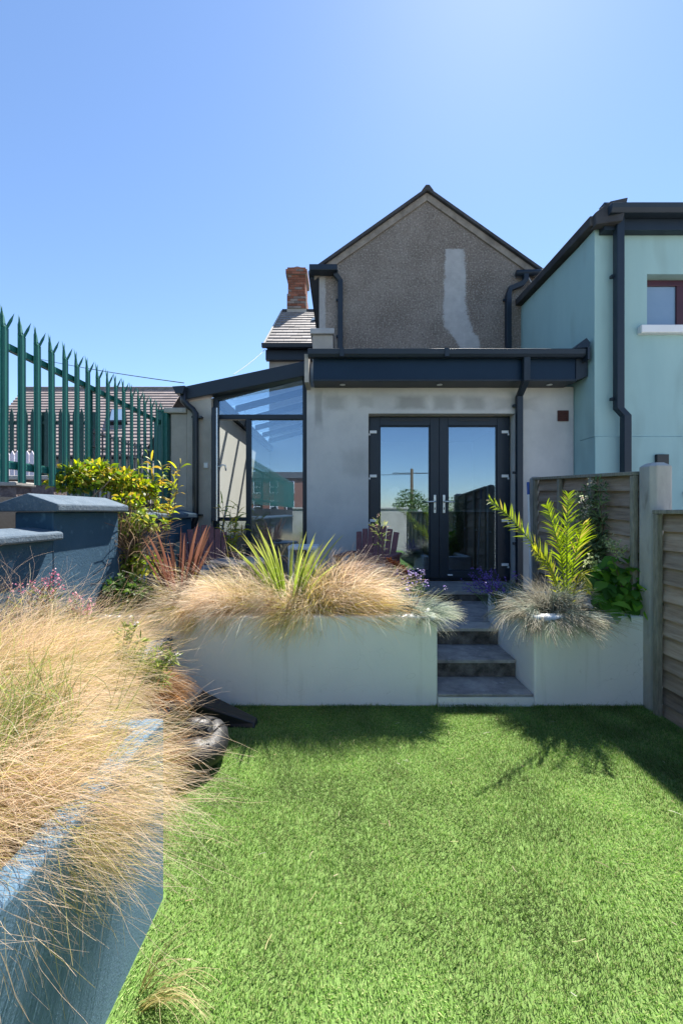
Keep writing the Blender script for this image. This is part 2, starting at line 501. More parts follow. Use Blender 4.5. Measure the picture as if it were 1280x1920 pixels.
class MB:
    def __init__(self):
        self.v, self.f, self.c = [], [], []

    def add(self, pts, faces, col=None):
        o = len(self.v)
        self.v += [tuple(p) for p in pts]
        self.f += [tuple(i + o for i in f) for f in faces]
        self.c += [col or (1, 1, 1)] * len(pts)
        return self

    def box(self, x0, y0, z0, x1, y1, z1, col=None):
        if x0 > x1: x0, x1 = x1, x0
        if y0 > y1: y0, y1 = y1, y0
        if z0 > z1: z0, z1 = z1, z0
        p = [(x0, y0, z0), (x1, y0, z0), (x1, y1, z0), (x0, y1, z0), (x0, y0, z1), (x1, y0, z1), (x1, y1, z1), (x0, y1, z1)]
        return self.add(p, [(0, 3, 2, 1), (4, 5, 6, 7), (0, 1, 5, 4), (1, 2, 6, 5), (2, 3, 7, 6), (3, 0, 4, 7)], col)

    def prism(self, pts, vec, col=None):
        n = len(pts)
        vec = Vector(vec)
        a = [Vector(p) for p in pts]
        b = [p + vec for p in a]
        fs = [tuple(range(n - 1, -1, -1)), tuple(range(n, 2 * n))]
        fs += [(i, (i + 1) % n, n + (i + 1) % n, n + i) for i in range(n)]
        return self.add(a + b, fs, col)

    def bar(self, a, b, w, h, up=(0, 0, 1), col=None):
        a, b = Vector(a), Vector(b)
        t = (b - a).normalized()
        s = t.cross(Vector(up))
        if s.length < 1e-4:
            s = t.cross(Vector((1, 0, 0)))
        s.normalize()
        u = s.cross(t)
        q = [s * w / 2 + u * h / 2, -s * w / 2 + u * h / 2, -s * w / 2 - u * h / 2, s * w / 2 - u * h / 2]
        return self.add([a + k for k in q] + [b + k for k in q],
                        [(3, 2, 1, 0), (4, 5, 6, 7)] + [(i, (i + 1) % 4, 4 + (i + 1) % 4, 4 + i) for i in range(4)], col)

    def tube(self, pts, r, n=8, col=None, rot=0.0):
        pts = [Vector(p) for p in pts]
        rs = r if isinstance(r, (list, tuple)) else [r] * len(pts)
        o = len(self.v)
        ref = None
        vs = []
        for i, p in enumerate(pts):
            t = (pts[min(i + 1, len(pts) - 1)] - pts[max(i - 1, 0)]).normalized()
            if ref is None:
                ref = t.orthogonal().normalized()
                if abs(t.z) > 0.9:
                    ref = Vector((1, 0, 0))
            s = (ref - t * ref.dot(t)).normalized()
            ref = s
            u = t.cross(s)
            for k in range(n):
                a = 2 * math.pi * k / n + rot
                vs.append(p + (s * math.cos(a) + u * math.sin(a)) * rs[i])
        fs = []
        for i in range(len(pts) - 1):
            for k in range(n):
                fs.append((i * n + k, i * n + (k + 1) % n, (i + 1) * n + (k + 1) % n, (i + 1) * n + k))
        fs.append(tuple(range(n - 1, -1, -1)))
        fs.append(tuple((len(pts) - 1) * n + k for k in range(n)))
        return self.add(vs, fs, col)

    def lathe(self, c, prof, n=20, col=None):
        vs, fs = [], []
        for (r, z) in prof:
            for k in range(n):
                a = 2 * math.pi * k / n
                vs.append((c[0] + r * math.cos(a), c[1] + r * math.sin(a), c[2] + z))
        for i in range(len(prof) - 1):
            for k in range(n):
                fs.append((i * n + k, i * n + (k + 1) % n, (i + 1) * n + (k + 1) % n, (i + 1) * n + k))
        fs.append(tuple(range(n - 1, -1, -1)))
        fs.append(tuple((len(prof) - 1) * n + k for k in range(n)))
        return self.add(vs, fs, col)


def props(o, label=None, cat=None, group=None, kind=None):
    if label: o['label'] = label
    if cat: o['category'] = cat
    if group: o['group'] = group
    if kind: o['kind'] = kind
    return o


def mesh_of(name, v, f, mat, cols=None, smooth=False):
    me = bpy.data.meshes.new(name)
    me.from_pydata([tuple(p) for p in v], [], f)
    if cols is not None:
        a = me.color_attributes.new('Col', 'FLOAT_COLOR', 'POINT')
        a.data.foreach_set('color', np.column_stack([np.array(cols, dtype=np.float32), np.ones(len(v), np.float32)]).ravel())
    me.materials.append(mat)
    if smooth:
        me.polygons.foreach_set('use_smooth', [True] * len(me.polygons))
    me.update()
    return me


def ob(name, mb, mat, parent=None, bevel=0.0, smooth=False, segs=2, **pr):
    """link the collected shapes as ONE mesh object; world coordinates in, local ones stored"""
    if parent is None:
        A = np.array(mb.v)
        org = Vector(((A[:, 0].min() + A[:, 0].max()) / 2, (A[:, 1].min() + A[:, 1].max()) / 2, A[:, 2].min()))
    else:
        org = ORG[parent.name]
    v = [Vector(p) - org for p in mb.v]
    me = mesh_of(name, v, mb.f, M[mat] if isinstance(mat, str) else mat, mb.c, smooth)
    o = bpy.data.objects.new(name, me)
    COL.objects.link(o)
    if parent is None:
        o.location = org
    else:
        o.parent = parent
    ORG[o.name] = org
    if bevel:
        b = o.modifiers.new('bevel', 'BEVEL')
        b.width = bevel
        b.segments = segs
        b.limit_method = 'ANGLE'
        b.angle_limit = math.radians(40)
    props(o, **pr)
    return o


def thing(name, label, cat, loc, group=None):
    o = bpy.data.objects.new(name, None)
    o.empty_display_size = 0.1
    COL.objects.link(o)
    o.location = loc
    ORG[o.name] = Vector(loc)
    return props(o, label, cat, group)


def inst(name, me, parent, loc, rot=None, scale=None):
    """another object that shares a mesh; loc is a world position"""
    o = bpy.data.objects.new(name, me)
    COL.objects.link(o)
    o.parent = parent
    o.location = Vector(loc) - ORG[parent.name]
    if rot: o.rotation_euler = rot
    if scale: o.scale = scale
    return o


# ribbons: (N,S,3) paths -> leaf or blade meshes
def ribbon_arrays(paths, width, side, cols, thick_profile=None):
    n, s, _ = paths.shape
    w = np.broadcast_to(np.asarray(width), (n, s))[..., None] * 0.5
    if side.ndim == 2:
        side = np.repeat(side[:, None, :], s, 1)
    L = paths - side * w
    R = paths + side * w
    v = np.stack([L, R], 2).reshape(-1, 3)
    base = (np.arange(n) * s * 2)[:, None]
    k = (np.arange(s - 1) * 2)[None, :]
    a = base + k
    f = np.stack([a, a + 1, a + 3, a + 2], -1).reshape(-1, 4)
    c = np.repeat(np.broadcast_to(cols, (n, s, 3))[:, :, None, :], 2, 2).reshape(-1, 3)
    return v, f, c


def np_mesh(name, parts, mat, smooth=True):
    vs, fs, cs, o = [], [], [], 0
    for v, f, c in parts:
        vs.append(v); fs.append(f + o); cs.append(c); o += len(v)
    v = np.concatenate(vs).astype(np.float32)
    f = np.concatenate(fs).astype(np.int32)
    c = np.concatenate(cs).astype(np.float32)
    me = bpy.data.meshes.new(name)
    me.vertices.add(len(v))
    me.vertices.foreach_set('co', v.ravel())
    me.loops.add(f.size)
    me.loops.foreach_set('vertex_index', f.ravel())
    me.polygons.add(len(f))
    me.polygons.foreach_set('loop_start', np.arange(len(f), dtype=np.int32) * f.shape[1])
    me.polygons.foreach_set('loop_total', np.full(len(f), f.shape[1], np.int32))
    a = me.color_attributes.new('Col', 'FLOAT_COLOR', 'POINT')
    a.data.foreach_set('color', np.column_stack([c, np.ones(len(c), np.float32)]).astype(np.float32).ravel())
    me.materials.append(M[mat])
    if smooth:
        me.polygons.foreach_set('use_smooth', np.ones(len(f), bool))
    me.update(calc_edges=True)
    return me


def np_ob(name, parts, mat, parent=None, smooth=True, org=None, **pr):
    o_ = ORG[parent.name] if parent is not None else Vector(org if org is not None else (0, 0, 0))
    parts = [(v - np.array(o_), f, c) for v, f, c in parts]
    o = bpy.data.objects.new(name, np_mesh(name, parts, mat, smooth))
    COL.objects.link(o)
    if parent is not None:
        o.parent = parent
    else:
        o.location = o_
    ORG[o.name] = o_
    return props(o, **pr)


def unit(a):
    return a / np.maximum(np.linalg.norm(a, axis=-1, keepdims=True), 1e-9)


def grow(base, d0, length, seg, pull, rng, jit=0.0):
    """integrate blades: base (N,3), start direction (N,3), pull (N,3) added over the blade"""
    n = len(base)
    p = base.copy()
    d = unit(d0)
    out = [p.copy()]
    dirs = [d.copy()]
    st = (length / seg)[:, None]
    for i in range(seg):
        d = unit(d + pull * ((i + 0.6) / seg) + rng.normal(0, jit, (n, 3)))
        p = p + d * st
        out.append(p.copy())
        dirs.append(d.copy())
    return np.stack(out, 1), np.stack(dirs, 1)


def side_of(paths, rng, flat=None):
    t = unit(paths[:, -1] - paths[:, 0])
    r = rng.normal(0, 1, t.shape)
    if flat is not None:
        r = r * 0.35 + np.array(flat)
    return unit(np.cross(t, r))


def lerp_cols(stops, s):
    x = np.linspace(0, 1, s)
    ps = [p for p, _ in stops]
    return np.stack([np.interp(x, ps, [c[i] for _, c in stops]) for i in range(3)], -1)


def blades(rng, c, rx, ry, n, L, wind, spread, droop, width, stops, seg=8, jit=0.05, up=1.0, cvar=0.2, lvar=0.22, taper=True, alt=None, lock=18, w0=0.45, loose=0.09, tuft=170):
    """a tuft: blades gathered in locks that bend together, loose ends straying from them"""
    m = max(1, n // lock)
    k = rng.integers(0, m, n)
    m2 = max(1, n // tuft)
    k2 = rng.integers(0, m2, m)[k]                       # a lock belongs to a bigger tuft
    r = np.clip(np.sqrt(rng.random(m2))[k2] + rng.normal(0, 0.22, m)[k], 0, 1.2)
    a = (rng.random(m2) * 2 * np.pi)[k2] + rng.normal(0, 0.35, m)[k]
    rad = np.stack([np.cos(a), np.sin(a), np.zeros(n)], -1)
    base = np.array(c) + rad * r[:, None] * np.array([rx, ry, 0]) + rng.normal(0, 0.012, (n, 3)) * np.array([1, 1, 0.3])
    d0 = np.array([0, 0, up]) + rad * (spread * r)[:, None] + rng.normal(0, 0.2, (m2, 3))[k2] + rng.normal(0, 0.16, (m, 3))[k] + np.array(wind) * w0 + rng.normal(0, loose, (n, 3))
    length = L * (1 + rng.normal(0, lvar * 0.7, m2)[k2] + rng.normal(0, lvar * 0.7, m)[k] + rng.normal(0, 0.14, n)).clip(0.35, 1.4)
    pull = (np.array(wind) + np.array([0, 0, -droop])) * (1 + rng.normal(0, 0.25, (m, 1))[k]) + rng.normal(0, 0.16, (m2, 3))[k2] + rng.normal(0, 0.1, (m, 3))[k]
    pull = pull + rad * (spread * 0.25 * r)[:, None] + rng.normal(0, loose, (n, 3))
    paths, _ = grow(base, d0, length, seg, pull, rng, jit)
    w = np.full(seg + 1, width)
    if taper:
        w = width * np.linspace(1, 0.25, seg + 1)
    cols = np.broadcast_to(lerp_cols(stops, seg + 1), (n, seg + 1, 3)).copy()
    if alt is not None:
        q = (rng.random(m) < alt[0])[k]
        cols[q] = lerp_cols(alt[1], seg + 1)
    cols *= (1 + rng.normal(0, cvar, (m2, 1, 1))[k2] * 0.7 + rng.normal(0, cvar, (m, 1, 1))[k] * 0.5 + rng.normal(0, cvar, (n, 1, 1)) * 0.6).clip(0.35, 1.45)
    return ribbon_arrays(paths, w, side_of(paths, rng), cols.clip(0, 0.9))


def leaf_set(rng, centers, dirs, length, width, cols, curl=0.35, seg=4, face=None, shape=None):
    """broad leaves as curved, tapered strips with their own direction"""
    n = len(centers)
    length = np.broadcast_to(length, (n,)).astype(float)
    pull = np.zeros((n, 3)); pull[:, 2] = -curl
    paths, _ = grow(np.asarray(centers, float), np.asarray(dirs, float), length, seg, pull, rng, 0.0)
    prof = np.array(shape if shape is not None else [0.12, 0.8, 1.0, 0.65, 0.02])
    prof = np.interp(np.linspace(0, 1, seg + 1), np.linspace(0, 1, len(prof)), prof)
    w = np.broadcast_to(width, (n,))[:, None] * prof[None, :]
    c = np.broadcast_to(np.asarray(cols)[:, None, :], (n, seg + 1, 3)).copy()
    return ribbon_arrays(paths, w, side_of(paths, rng, face), c)


def pick(rng, n, palette, var=0.18):
    pal = np.array(palette)
    c = pal[rng.integers(0, len(pal), n)]
    return (c * (1 + rng.normal(0, var, (n, 1)))).clip(0.005, 0.95)


def stems(mb, pts_list, r=0.003):
    for pts in pts_list:
        k = len(pts)
        mb.tube(pts, [r * (1 - 0.6 * i / (k - 1)) for i in range(k)], 5)


# ================================================================== THE SETTING
ground = ob('ground', MB().box(-400, -400, -0.3, 400, 400, -0.05), 'earth', kind='structure')
street = ob('street', MB().box(-300, -120, -0.04, -2.22, 200, 1.5), 'street', kind='structure')
lawn = ob('lawn', MB().box(-1.8, -4.2, -0.048, 2.2, 3.0, 0.0), 'turf', kind='structure')
patio = ob('patio', MB().box(-1.8, 3.76, -0.044, 0.69, 5.318, 0.372).box(0.694, 4.78, -0.044, 2.16, 5.7, 0.372), 'paving', kind='structure')

# ------------------------------------------------------------------ single-storey rear extension
XL, XR = -0.443, 2.962
DX0, DX1, DZ1 = 0.345, 2.217, 2.66
FZ = 0.50                                            # inside floor level
ext = thing('rear_extension', 'single storey grey rendered extension with black french doors and deep navy eaves', 'extension', EXT0)
w = MB()
w.box(XL, WY, 0.0, DX0, WY + 0.3, 3.0)
w.box(DX1, WY, 0.0, XR, WY + 0.3, 3.0)
w.box(DX0, WY, DZ1, DX1, WY + 0.3, 3.0)
ob('wall', w, 'extrender', ext)
ob('side_wall', MB().box(XL, WY + 0.302, 0.0, XL + 0.25, 6.88, 3.35), 'oldrender', ext)
ob('wall_pier', MB().box(XL - 0.002, 5.0, 2.96, XL + 0.05, WY - 0.002, 3.3), 'oldrender', ext)
# eaves box: fascia, soffit, gutter
fy, fz0, fz1 = 5.04, 2.985, 3.275
fx0, fx1 = (587 - 640) * fy / FOC, (1078 - 640) * fy / FOC
ob('fascia', MB().box(fx0, fy, fz0 + 0.025, fx1, fy + 0.03, fz1), 'navy', ext, bevel=0.004)
ob('fascia_trim', MB().box(fx0, fy - 0.012, fz0, fx1, fy + 0.03, fz0 + 0.022), 'anth', ext, bevel=0.003)
ob('soffit', MB().box(fx0, fy + 0.032, fz0 + 0.002, fx1, WY - 0.003, fz0 + 0.02), 'anth', ext)
ob('eaves_end', MB().prism([(fx1 + 0.002, fy - 0.01, fz0 + 0.01), (fx1 + 0.13, fy - 0.03, fz0 + 0.05), (fx1 + 0.13, fy - 0.03, fz1 + 0.01), (fx1 + 0.002, fy - 0.01, fz1)], (0, 0.25, 0)), 'anth', ext)
gx0, gx1 = (577 - 640) * 4.93 / FOC, (1098 - 640) * 4.93 / FOC
g = MB()
gp = [(4.95, 0.0), (4.925, 0.03), (4.92, 0.09), (4.93, 0.091), (5.02, 0.092), (5.02, 0.0)]
g.prism([(gx0, y, 3.245 + z) for y, z in gp], (gx1 - gx0, 0, 0))
gut = ob('gutter', g, 'anth', ext, bevel=0.004)
ob('gutter_joint', MB().box(-0.02, 4.912, 3.24, 0.03, 5.0, 3.342), 'anth', gut)
ob('gutter_joint', MB().box(1.22, 4.912, 3.24, 1.27, 5.0, 3.342), 'anth', gut)
ob('verge_cap', MB().prism([(gx1 - 0.14, 4.93, 3.342), (gx1 + 0.02, 4.9, 3.342), (gx1 + 0.03, 4.9, 3.4), (gx1 - 0.0, 4.92, 3.46)], (0, 0.3, 0)).box(gx1 + 0.002, 4.9, 3.2, gx1 + 0.03, 5.2, 3.34), 'anth', ext)
for px in (642, 824, 1030):
    c = P(px, 722, 5.16)
    ob('downlight', MB().lathe((c.x, 5.17, fz0 - 0.006), [(0.032, 0.006), (0.036, 0.0), (0.024, -0.002)], 16), 'silver', ext)
# lean-to roof climbing to the gable wall; unseen glazed opening added to brighten the room
def roof_z(y): return 3.35 + (y - 5.0) * 0.3
r = MB()
def slope(x0, x1, y0, y1, t=0.1):
    r.prism([(x0, y0, roof_z(y0)), (x0, y1, roof_z(y1)), (x0, y1, roof_z(y1) - t), (x0, y0, roof_z(y0) - t)], (x1 - x0, 0, 0))
slope(XL + 0.2, 0.2, 5.0, 6.88); slope(2.6, XR - 0.003, 5.0, 6.88); slope(0.2, 2.6, 5.0, 5.6); slope(0.2, 2.6, 6.75, 6.88)
roof = ob('roof', r, 'slab', ext)
ob('added_rooflight', MB().prism([(0.2, 5.6, roof_z(5.6) + 0.01), (0.2, 6.75, roof_z(6.75) + 0.01), (0.2, 6.75, roof_z(6.75) - 0.02), (0.2, 5.6, roof_z(5.6) - 0.02)], (2.4, 0, 0)), 'glass_roof', roof)
# parapet stub with a lead cap at the left of the roof
a, b2 = P(586, 652, 5.7), P(624, 628, 5.7)
par = ob('parapet', MB().box(a.x, 5.7, 3.3, b2.x, 6.2, b2.z), 'oldrender', ext, bevel=0.01)
ob('parapet_cap', MB().box(a.x - 0.03, 5.66, b2.z + 0.002, b2.x + 0.02, 6.24, P(0, 616, 5.68).z), 'patch', par, bevel=0.01)
# air vent
a, b2 = P(1044, 790, WY), P(1064, 770, WY)
vb = MB().box(a.x, WY - 0.02, a.z, b2.x, WY - 0.002, b2.z)
vt = ob('air_vent', vb, 'ventred', ext, bevel=0.004)
lv = MB()
for k in range(5):
    zz = a.z + 0.02 + k * 0.022
    lv.box(a.x + 0.015, WY - 0.03, zz, b2.x - 0.015, WY - 0.021, zz + 0.01)
ob('louvre', lv, 'ventred', vt)


def square_pipe(pts, wd, mat, parent, clips=()):
    m = MB()
    m.tube(pts, wd * 0.7071, 4, rot=math.pi / 4)
    o = ob('downpipe', m, mat, parent, bevel=0.006)
    for (cx, cy, cz) in clips:
        ob('pipe_clip', MB().box(cx - wd * 0.5 - 0.03, cy + 0.01, cz - 0.015, cx + wd * 0.5 + 0.004, cy + wd * 0.5 + 0.012, cz + 0.015), mat, o)
    return o


px = (972 - 640) * 5.27 / FOC
square_pipe([(2.21, 4.99, 3.25), (2.21, 4.99, 2.99), (px, 5.26, 2.86), (px, 5.26, 0.40)], 0.075, 'anth', ext,
            [(px, 5.26, 2.75), (px, 5.26, 1.9), (px, 5.26, 1.0)])
# inside: floor, back wall, ceiling, oak units, worktop
ins = MB().box(XL + 0.26, WY + 0.31, FZ - 0.05, XR - 0.006, 9.2, FZ)
ob('floor', ins, 'floor', ext)
ob('room_wall', MB().box(XL + 0.252, 9.2, FZ - 0.05, XR - 0.01, 9.3, 3.0).box(XR - 0.08, 6.0, FZ, XR - 0.01, 9.198, 3.0).box(XL + 0.252, WY + 0.31, FZ, XL + 0.28, 9.198, 3.0), 'door_w', ext)
ob('room_ceiling', MB().box(XL + 0.26, 6.9, 2.95, XR - 0.09, 9.198, 3.0), 'door_w', ext)
cab = thing('kitchen_unit', 'oak fronted kitchen unit seen dimly through the right door pane', 'cabinet', (2.4, 7.0, FZ))
for k in range(4):
    y0 = 5.9 + k * 0.62
    dr = ob('door', MB().box(2.16, y0 + 0.004, FZ + 0.12, 2.18, y0 + 0.616, FZ + 0.88), 'tan', cab, bevel=0.003)
    ob('knob', MB().lathe((2.145, y0 + 0.1, FZ + 0.6), [(0.016, 0), (0.02, 0.01), (0.012, 0.03)], 10), 'silver', dr)
ob('carcass', MB().box(2.182, 5.9, FZ + 0.002, 2.86, 8.4, FZ + 0.9), 'tan', cab)
ob('worktop', MB().box(2.13, 5.88, FZ + 0.902, 2.86, 8.4, FZ + 0.94), 'whiteplastic', cab)
isl = thing('dining_table', 'pale topped table just inside the left door pane', 'table', (0.75, 6.6, FZ))
ob('table_top', MB().box(0.4, 6.2, FZ + 0.9, 1.45, 7.0, FZ + 0.94), 'whiteplastic', isl, bevel=0.005)
for sx in (0.46, 1.39):
    for sy in (6.26, 6.94):
        ob('leg', MB().box(sx - 0.03, sy - 0.03, FZ, sx + 0.03, sy + 0.03, FZ + 0.898), 'tan', isl)
ob('vase', MB().lathe((0.83, 6.45, FZ + 0.942), [(0.06, 0), (0.085, 0.1), (0.1, 0.22), (0.085, 0.3), (0.05, 0.33), (0.055, 0.35)], 20), 'cream', smooth=True,
   label='tall white vase on the table inside the left door', cat='vase')

# ------------------------------------------------------------------ french doors (parts of the extension)
DY = 5.48
def dpx(x0, y0, x1, y1, d=DY):
    a, b = P(x0, y1, d), P(x1, y0, d)
    return a.x, a.z, b.x, b.z
def frame_rect(m, x0, z0, x1, z1, wl_, wr_, wb, wt, y0, y1):
    m.box(x0, y0, z0, x0 + wl_, y1, z1); m.box(x1 - wr_, y0, z0, x1, y1, z1)
    m.box(x0 + wl_, y0, z0, x1 - wr_, y1, z0 + wb); m.box(x0 + wl_, y0, z1 - wt, x1 - wr_, y1, z1)
X0, Z0, X1, Z1 = dpx(690, 781, 951, 1089)
fr = MB(); frame_rect(fr, DX0 + 0.003, FZ, DX1 - 0.003, DZ1 - 0.003, 0.05, 0.05, 0.03, 0.05, DY, DY + 0.07)
ob('door_frame', fr, 'anth', ext, bevel=0.004)
XM = P(822, 0, DY).x
for sgn, (xa, xb) in ((-1, (DX0 + 0.02, XM - 0.002)), (1, (XM + 0.002, DX1 - 0.02))):
    p0, q0, p1, q1 = dpx(711, 799, 805, 1070) if sgn < 0 else dpx(838, 799, 930, 1070)
    lf = MB(); zl, zh = FZ + 0.035, DZ1 - 0.02
    frame_rect(lf, xa, zl, xb, zh, p0 - xa, xb - p1, q0 - zl, zh - q1, DY - 0.03, DY + 0.04)
    leaf = ob('door', lf, 'anth', ext, bevel=0.005, label='left door leaf with white hinges on its left edge' if sgn < 0 else 'right door leaf with white hinges on its right edge')
    be = MB(); frame_rect(be, p0 + 0.001, q0 + 0.001, p1 - 0.001, q1 - 0.001, 0.014, 0.014, 0.014, 0.014, DY - 0.018, DY + 0.012)
    ob('glazing_bead', be, 'anth', leaf, bevel=0.004)
    ob('pane', MB().box(p0 + 0.012, DY - 0.006, q0 + 0.012, p1 - 0.012, DY + 0.002, q1 - 0.012), 'glass_door', leaf)
    tx = P(760 if sgn < 0 else 885, 0, DY).x
    tz = P(0, 789, DY).z
    ob('trickle_vent', MB().box(tx - 0.21, DY - 0.042, tz - 0.009, tx + 0.21, DY - 0.031, tz + 0.009), 'black', leaf, bevel=0.003)
    for hy in (811, 893, 976, 1058):
        hz = P(0, hy, DY).z
        hx = (P(699, 0, DY).x if sgn < 0 else P(944, 0, DY).x)
        ob('hinge', MB().box(hx - 0.045, DY - 0.045, hz - 0.018, hx + 0.045, DY - 0.0315, hz + 0.018)
           .box(hx + sgn * 0.045 - 0.012, DY - 0.05, hz - 0.045, hx + sgn * 0.045 + 0.006, DY - 0.0315, hz - 0.02), 'whiteplastic', leaf, bevel=0.003)
    hc = P(813.5 if sgn < 0 else 830.5, 945, DY)
    hd = MB().box(hc.x - 0.016, DY - 0.042, hc.z - 0.12, hc.x + 0.016, DY - 0.0315, hc.z + 0.12)
    hp = ob('handle', hd, 'silver', leaf, bevel=0.008)
    ob('key_hole', MB().box(hc.x - 0.005, DY - 0.045, hc.z - 0.075, hc.x + 0.005, DY - 0.0425, hc.z - 0.045), 'black', leaf)
    lz = hc.z + 0.03
    ob('lever', MB().tube([(hc.x, DY - 0.043, lz), (hc.x, DY - 0.085, lz), (hc.x + sgn * 0.03, DY - 0.095, lz), (hc.x + sgn * 0.125, DY - 0.095, lz - 0.004)], [0.011, 0.011, 0.011, 0.009], 8), 'silver', leaf, smooth=True)
ob('door_stop', MB().box(P(837, 0, DY).x, DY - 0.06, P(0, 1077, DY).z - 0.008, P(846, 0, DY).x, DY - 0.0315, P(0, 1077, DY).z + 0.008), 'whiteplastic', ext, bevel=0.004)

# ------------------------------------------------------------------ two-storey gabled return
GY = 6.9
gs = GY / FOC
gab = thing('gabled_house', 'two storey gabled house end in dark pebbledash with pale vertical repair', 'house', (1.41, GY, 0))
gl, gr, gxm = -0.37, 3.19, 1.41
eave, apex = 5.40, 6.66
sl = (apex - eave) / (gxm - gl)
ob('wall', MB().prism([(gl, GY, 3.2), (gr, GY, 3.2), (gr, GY, eave), (gxm, GY, apex), (gl, GY, eave)], (0, 0.3, 0))
   .box(gl, GY + 0.302, 0.0, gl + 0.25, 10.3, eave - 0.02).box(gr - 0.25, GY + 0.302, 0.0, gr, 10.3, eave - 0.02), 'gable', gab)
bd = MB()
for s in (-1, 1):
    ex = gxm + s * 1.86
    ez = apex - 1.86 * sl
    nrm = 0.13
    pts = [(gxm, GY - 0.03, apex + 0.02), (ex, GY - 0.03, ez + 0.02), (ex, GY - 0.03, ez + 0.02 - nrm), (gxm, GY - 0.03, apex + 0.02 - nrm)]
    if s > 0: pts = pts[::-1]
    bd.prism(pts, (0, 0.028, 0))
ob('verge_band', bd, 'band', gab, bevel=0.006)
rf = MB()
for s in (-1, 1):
    ex = gxm + s * 1.95
    ez = apex - 1.95 * sl
    pts = [(gxm, GY - 0.08, apex + 0.022), (ex, GY - 0.08, ez + 0.022), (ex, GY - 0.08, ez + 0.075), (gxm, GY - 0.08, apex + 0.075)]
    if s > 0: pts = pts[::-1]
    rf.prism(pts, (0, 3.6, 0))
ob('roof', rf, 'slab', gab)
ob('ridge_tile', MB().prism([(gxm - 0.1, GY - 0.09, apex + 0.01), (gxm + 0.1, GY - 0.09, apex + 0.01), (gxm + 0.03, GY - 0.09, apex + 0.105), (gxm - 0.03, GY - 0.09, apex + 0.105)], (0, 3.6, 0)), 'slab', gab, bevel=0.01)
# eaves boxes, gutters and pipes
ga, gb = P(580, 505, 6.75), P(632, 505, 6.75)
eb = MB().box(ga.x, 6.7, P(0, 509, 6.75).z, gb.x, 6.888, P(0, 498, 6.75).z)
ob('gutter', eb, 'anth', gab, bevel=0.01)
ob('gutter', MB().prism([(ga.x, 6.892, ga.z - 0.06), (ga.x + 0.14, 6.892, ga.z - 0.10), (gl - 0.004, 6.892, ga.z - 0.10), (gl - 0.004, 6.892, ga.z + 0.03), (ga.x, 6.892, ga.z + 0.05)], (0, 3.1, 0)), 'anth', gab)
a = P(629, 508, 6.82); b2 = P(638, 522, 6.84)
square_pipe([(a.x, 6.82, a.z), (a.x, 6.82, a.z - 0.06), (b2.x, 6.84, b2.z - 0.04), (b2.x, 6.84, 3.75)], 0.08, 'anth', gab, [(b2.x, 6.84, 4.9), (b2.x, 6.84, 4.3)])
a, b2 = P(968, 510, 6.8), P(1028, 505, 6.8)
ob('gutter', MB().tube([(a.x, 6.82, a.z - 0.01), (b2.x + 0.05, 6.82, a.z + 0.01)], 0.05, 10), 'anth', gab, smooth=True)
p1, p2 = P(984, 514, 6.83), P(952, 545, 6.84)
square_pipe([(p1.x, 6.82, p1.z + 0.02), (p1.x, 6.82, p1.z - 0.1), (p1.x - 0.05, 6.83, p1.z - 0.16), (p2.x + 0.03, 6.84, p2.z + 0.03), (p2.x, 6.84, p2.z - 0.08), (p2.x, 6.84, 3.85)], 0.08, 'anth', gab, [(p2.x, 6.84, 4.9)])
a = P(992, 520, 6.84)
ob('flashing', MB().box(a.x + 0.07, 6.86, a.z - 0.22, a.x + 0.28, 6.894, a.z - 0.02), 'patch', gab, bevel=0.01)
ob('cable', MB().tube([P(968, 514, 6.84), P(990, 520, 6.83), P(1004, 545, 6.83), P(998, 575, 6.84)], 0.006, 5), 'whiteplastic', gab)
# ------------------------------------------------------------------ front house: slate slope and brick chimney
fh = thing('slate_roofed_house', 'older house with weathered slate slope and tall red brick chimney', 'house', (0.8, 10.2, 0))
ey, ez, ry, rz = 10.0, P(0, 648, 10.0).z, 13.0, P(0, 585, 13.0).z
hx0, hx1 = -1.84, 3.3
ob('wall', MB().box(-1.78, 10.25, 0, hx1, 15.75, ez - 0.02), 'oldrender', fh)
sr = MB(); rg = random.Random(4)
nc = 13
for i in range(nc):
    t0, t1 = i / nc, (i + 1) / nc + 0.012
    y0, z0, y1, z1 = ey + (ry - ey) * t0, ez + (rz - ez) * t0, ey + (ry - ey) * t1, ez + (rz - ez) * t1
    x = hx0 - (0.14 if i % 2 else 0)
    while x < hx1:
        x0, x1 = max(x, hx0), min(x + 0.28, hx1)
        if x1 - x0 > 0.03:
            k = rg.uniform(0.75, 1.2)
            lift = 0.03 + rg.uniform(0, 0.012)
            sr.add([(x0 + 0.003, y0, z0), (x1 - 0.003, y0, z0), (x1 - 0.003, y0 - 0.012, z0 + lift), (x0 + 0.003, y0 - 0.012, z0 + lift),
                    (x1 - 0.003, y1, z1 + 0.012), (x0 + 0.003, y1, z1 + 0.012)], [(0, 1, 2, 3), (3, 2, 4, 5), (0, 3, 5), (1, 4, 2)],
                   (0.25 * k, 0.225 * k, 0.21 * k))
        x += 0.28
sro = ob('roof', sr, 'slate', fh, kind='stuff')
ob('roof_deck', MB().prism([(hx0 + 0.02, ey + 0.02, ez - 0.02), (hx0 + 0.02, ry, rz - 0.02), (hx0 + 0.02, 16, ez - 0.02)], (hx1 - hx0 - 0.04, 0, 0)), 'slab', fh)
ob('ridge_tile', MB().tube([(hx0, ry, rz), (hx1, ry, rz)], 0.09, 8), 'slab', fh)
ob('verge', MB().prism([(hx0 - 0.04, ey, ez - 0.03), (hx0 - 0.04, ry, rz - 0.03), (hx0 - 0.04, ry, rz + 0.06), (hx0 - 0.04, ey, ez + 0.06)], (0.036, 0, 0)), 'coping', fh)
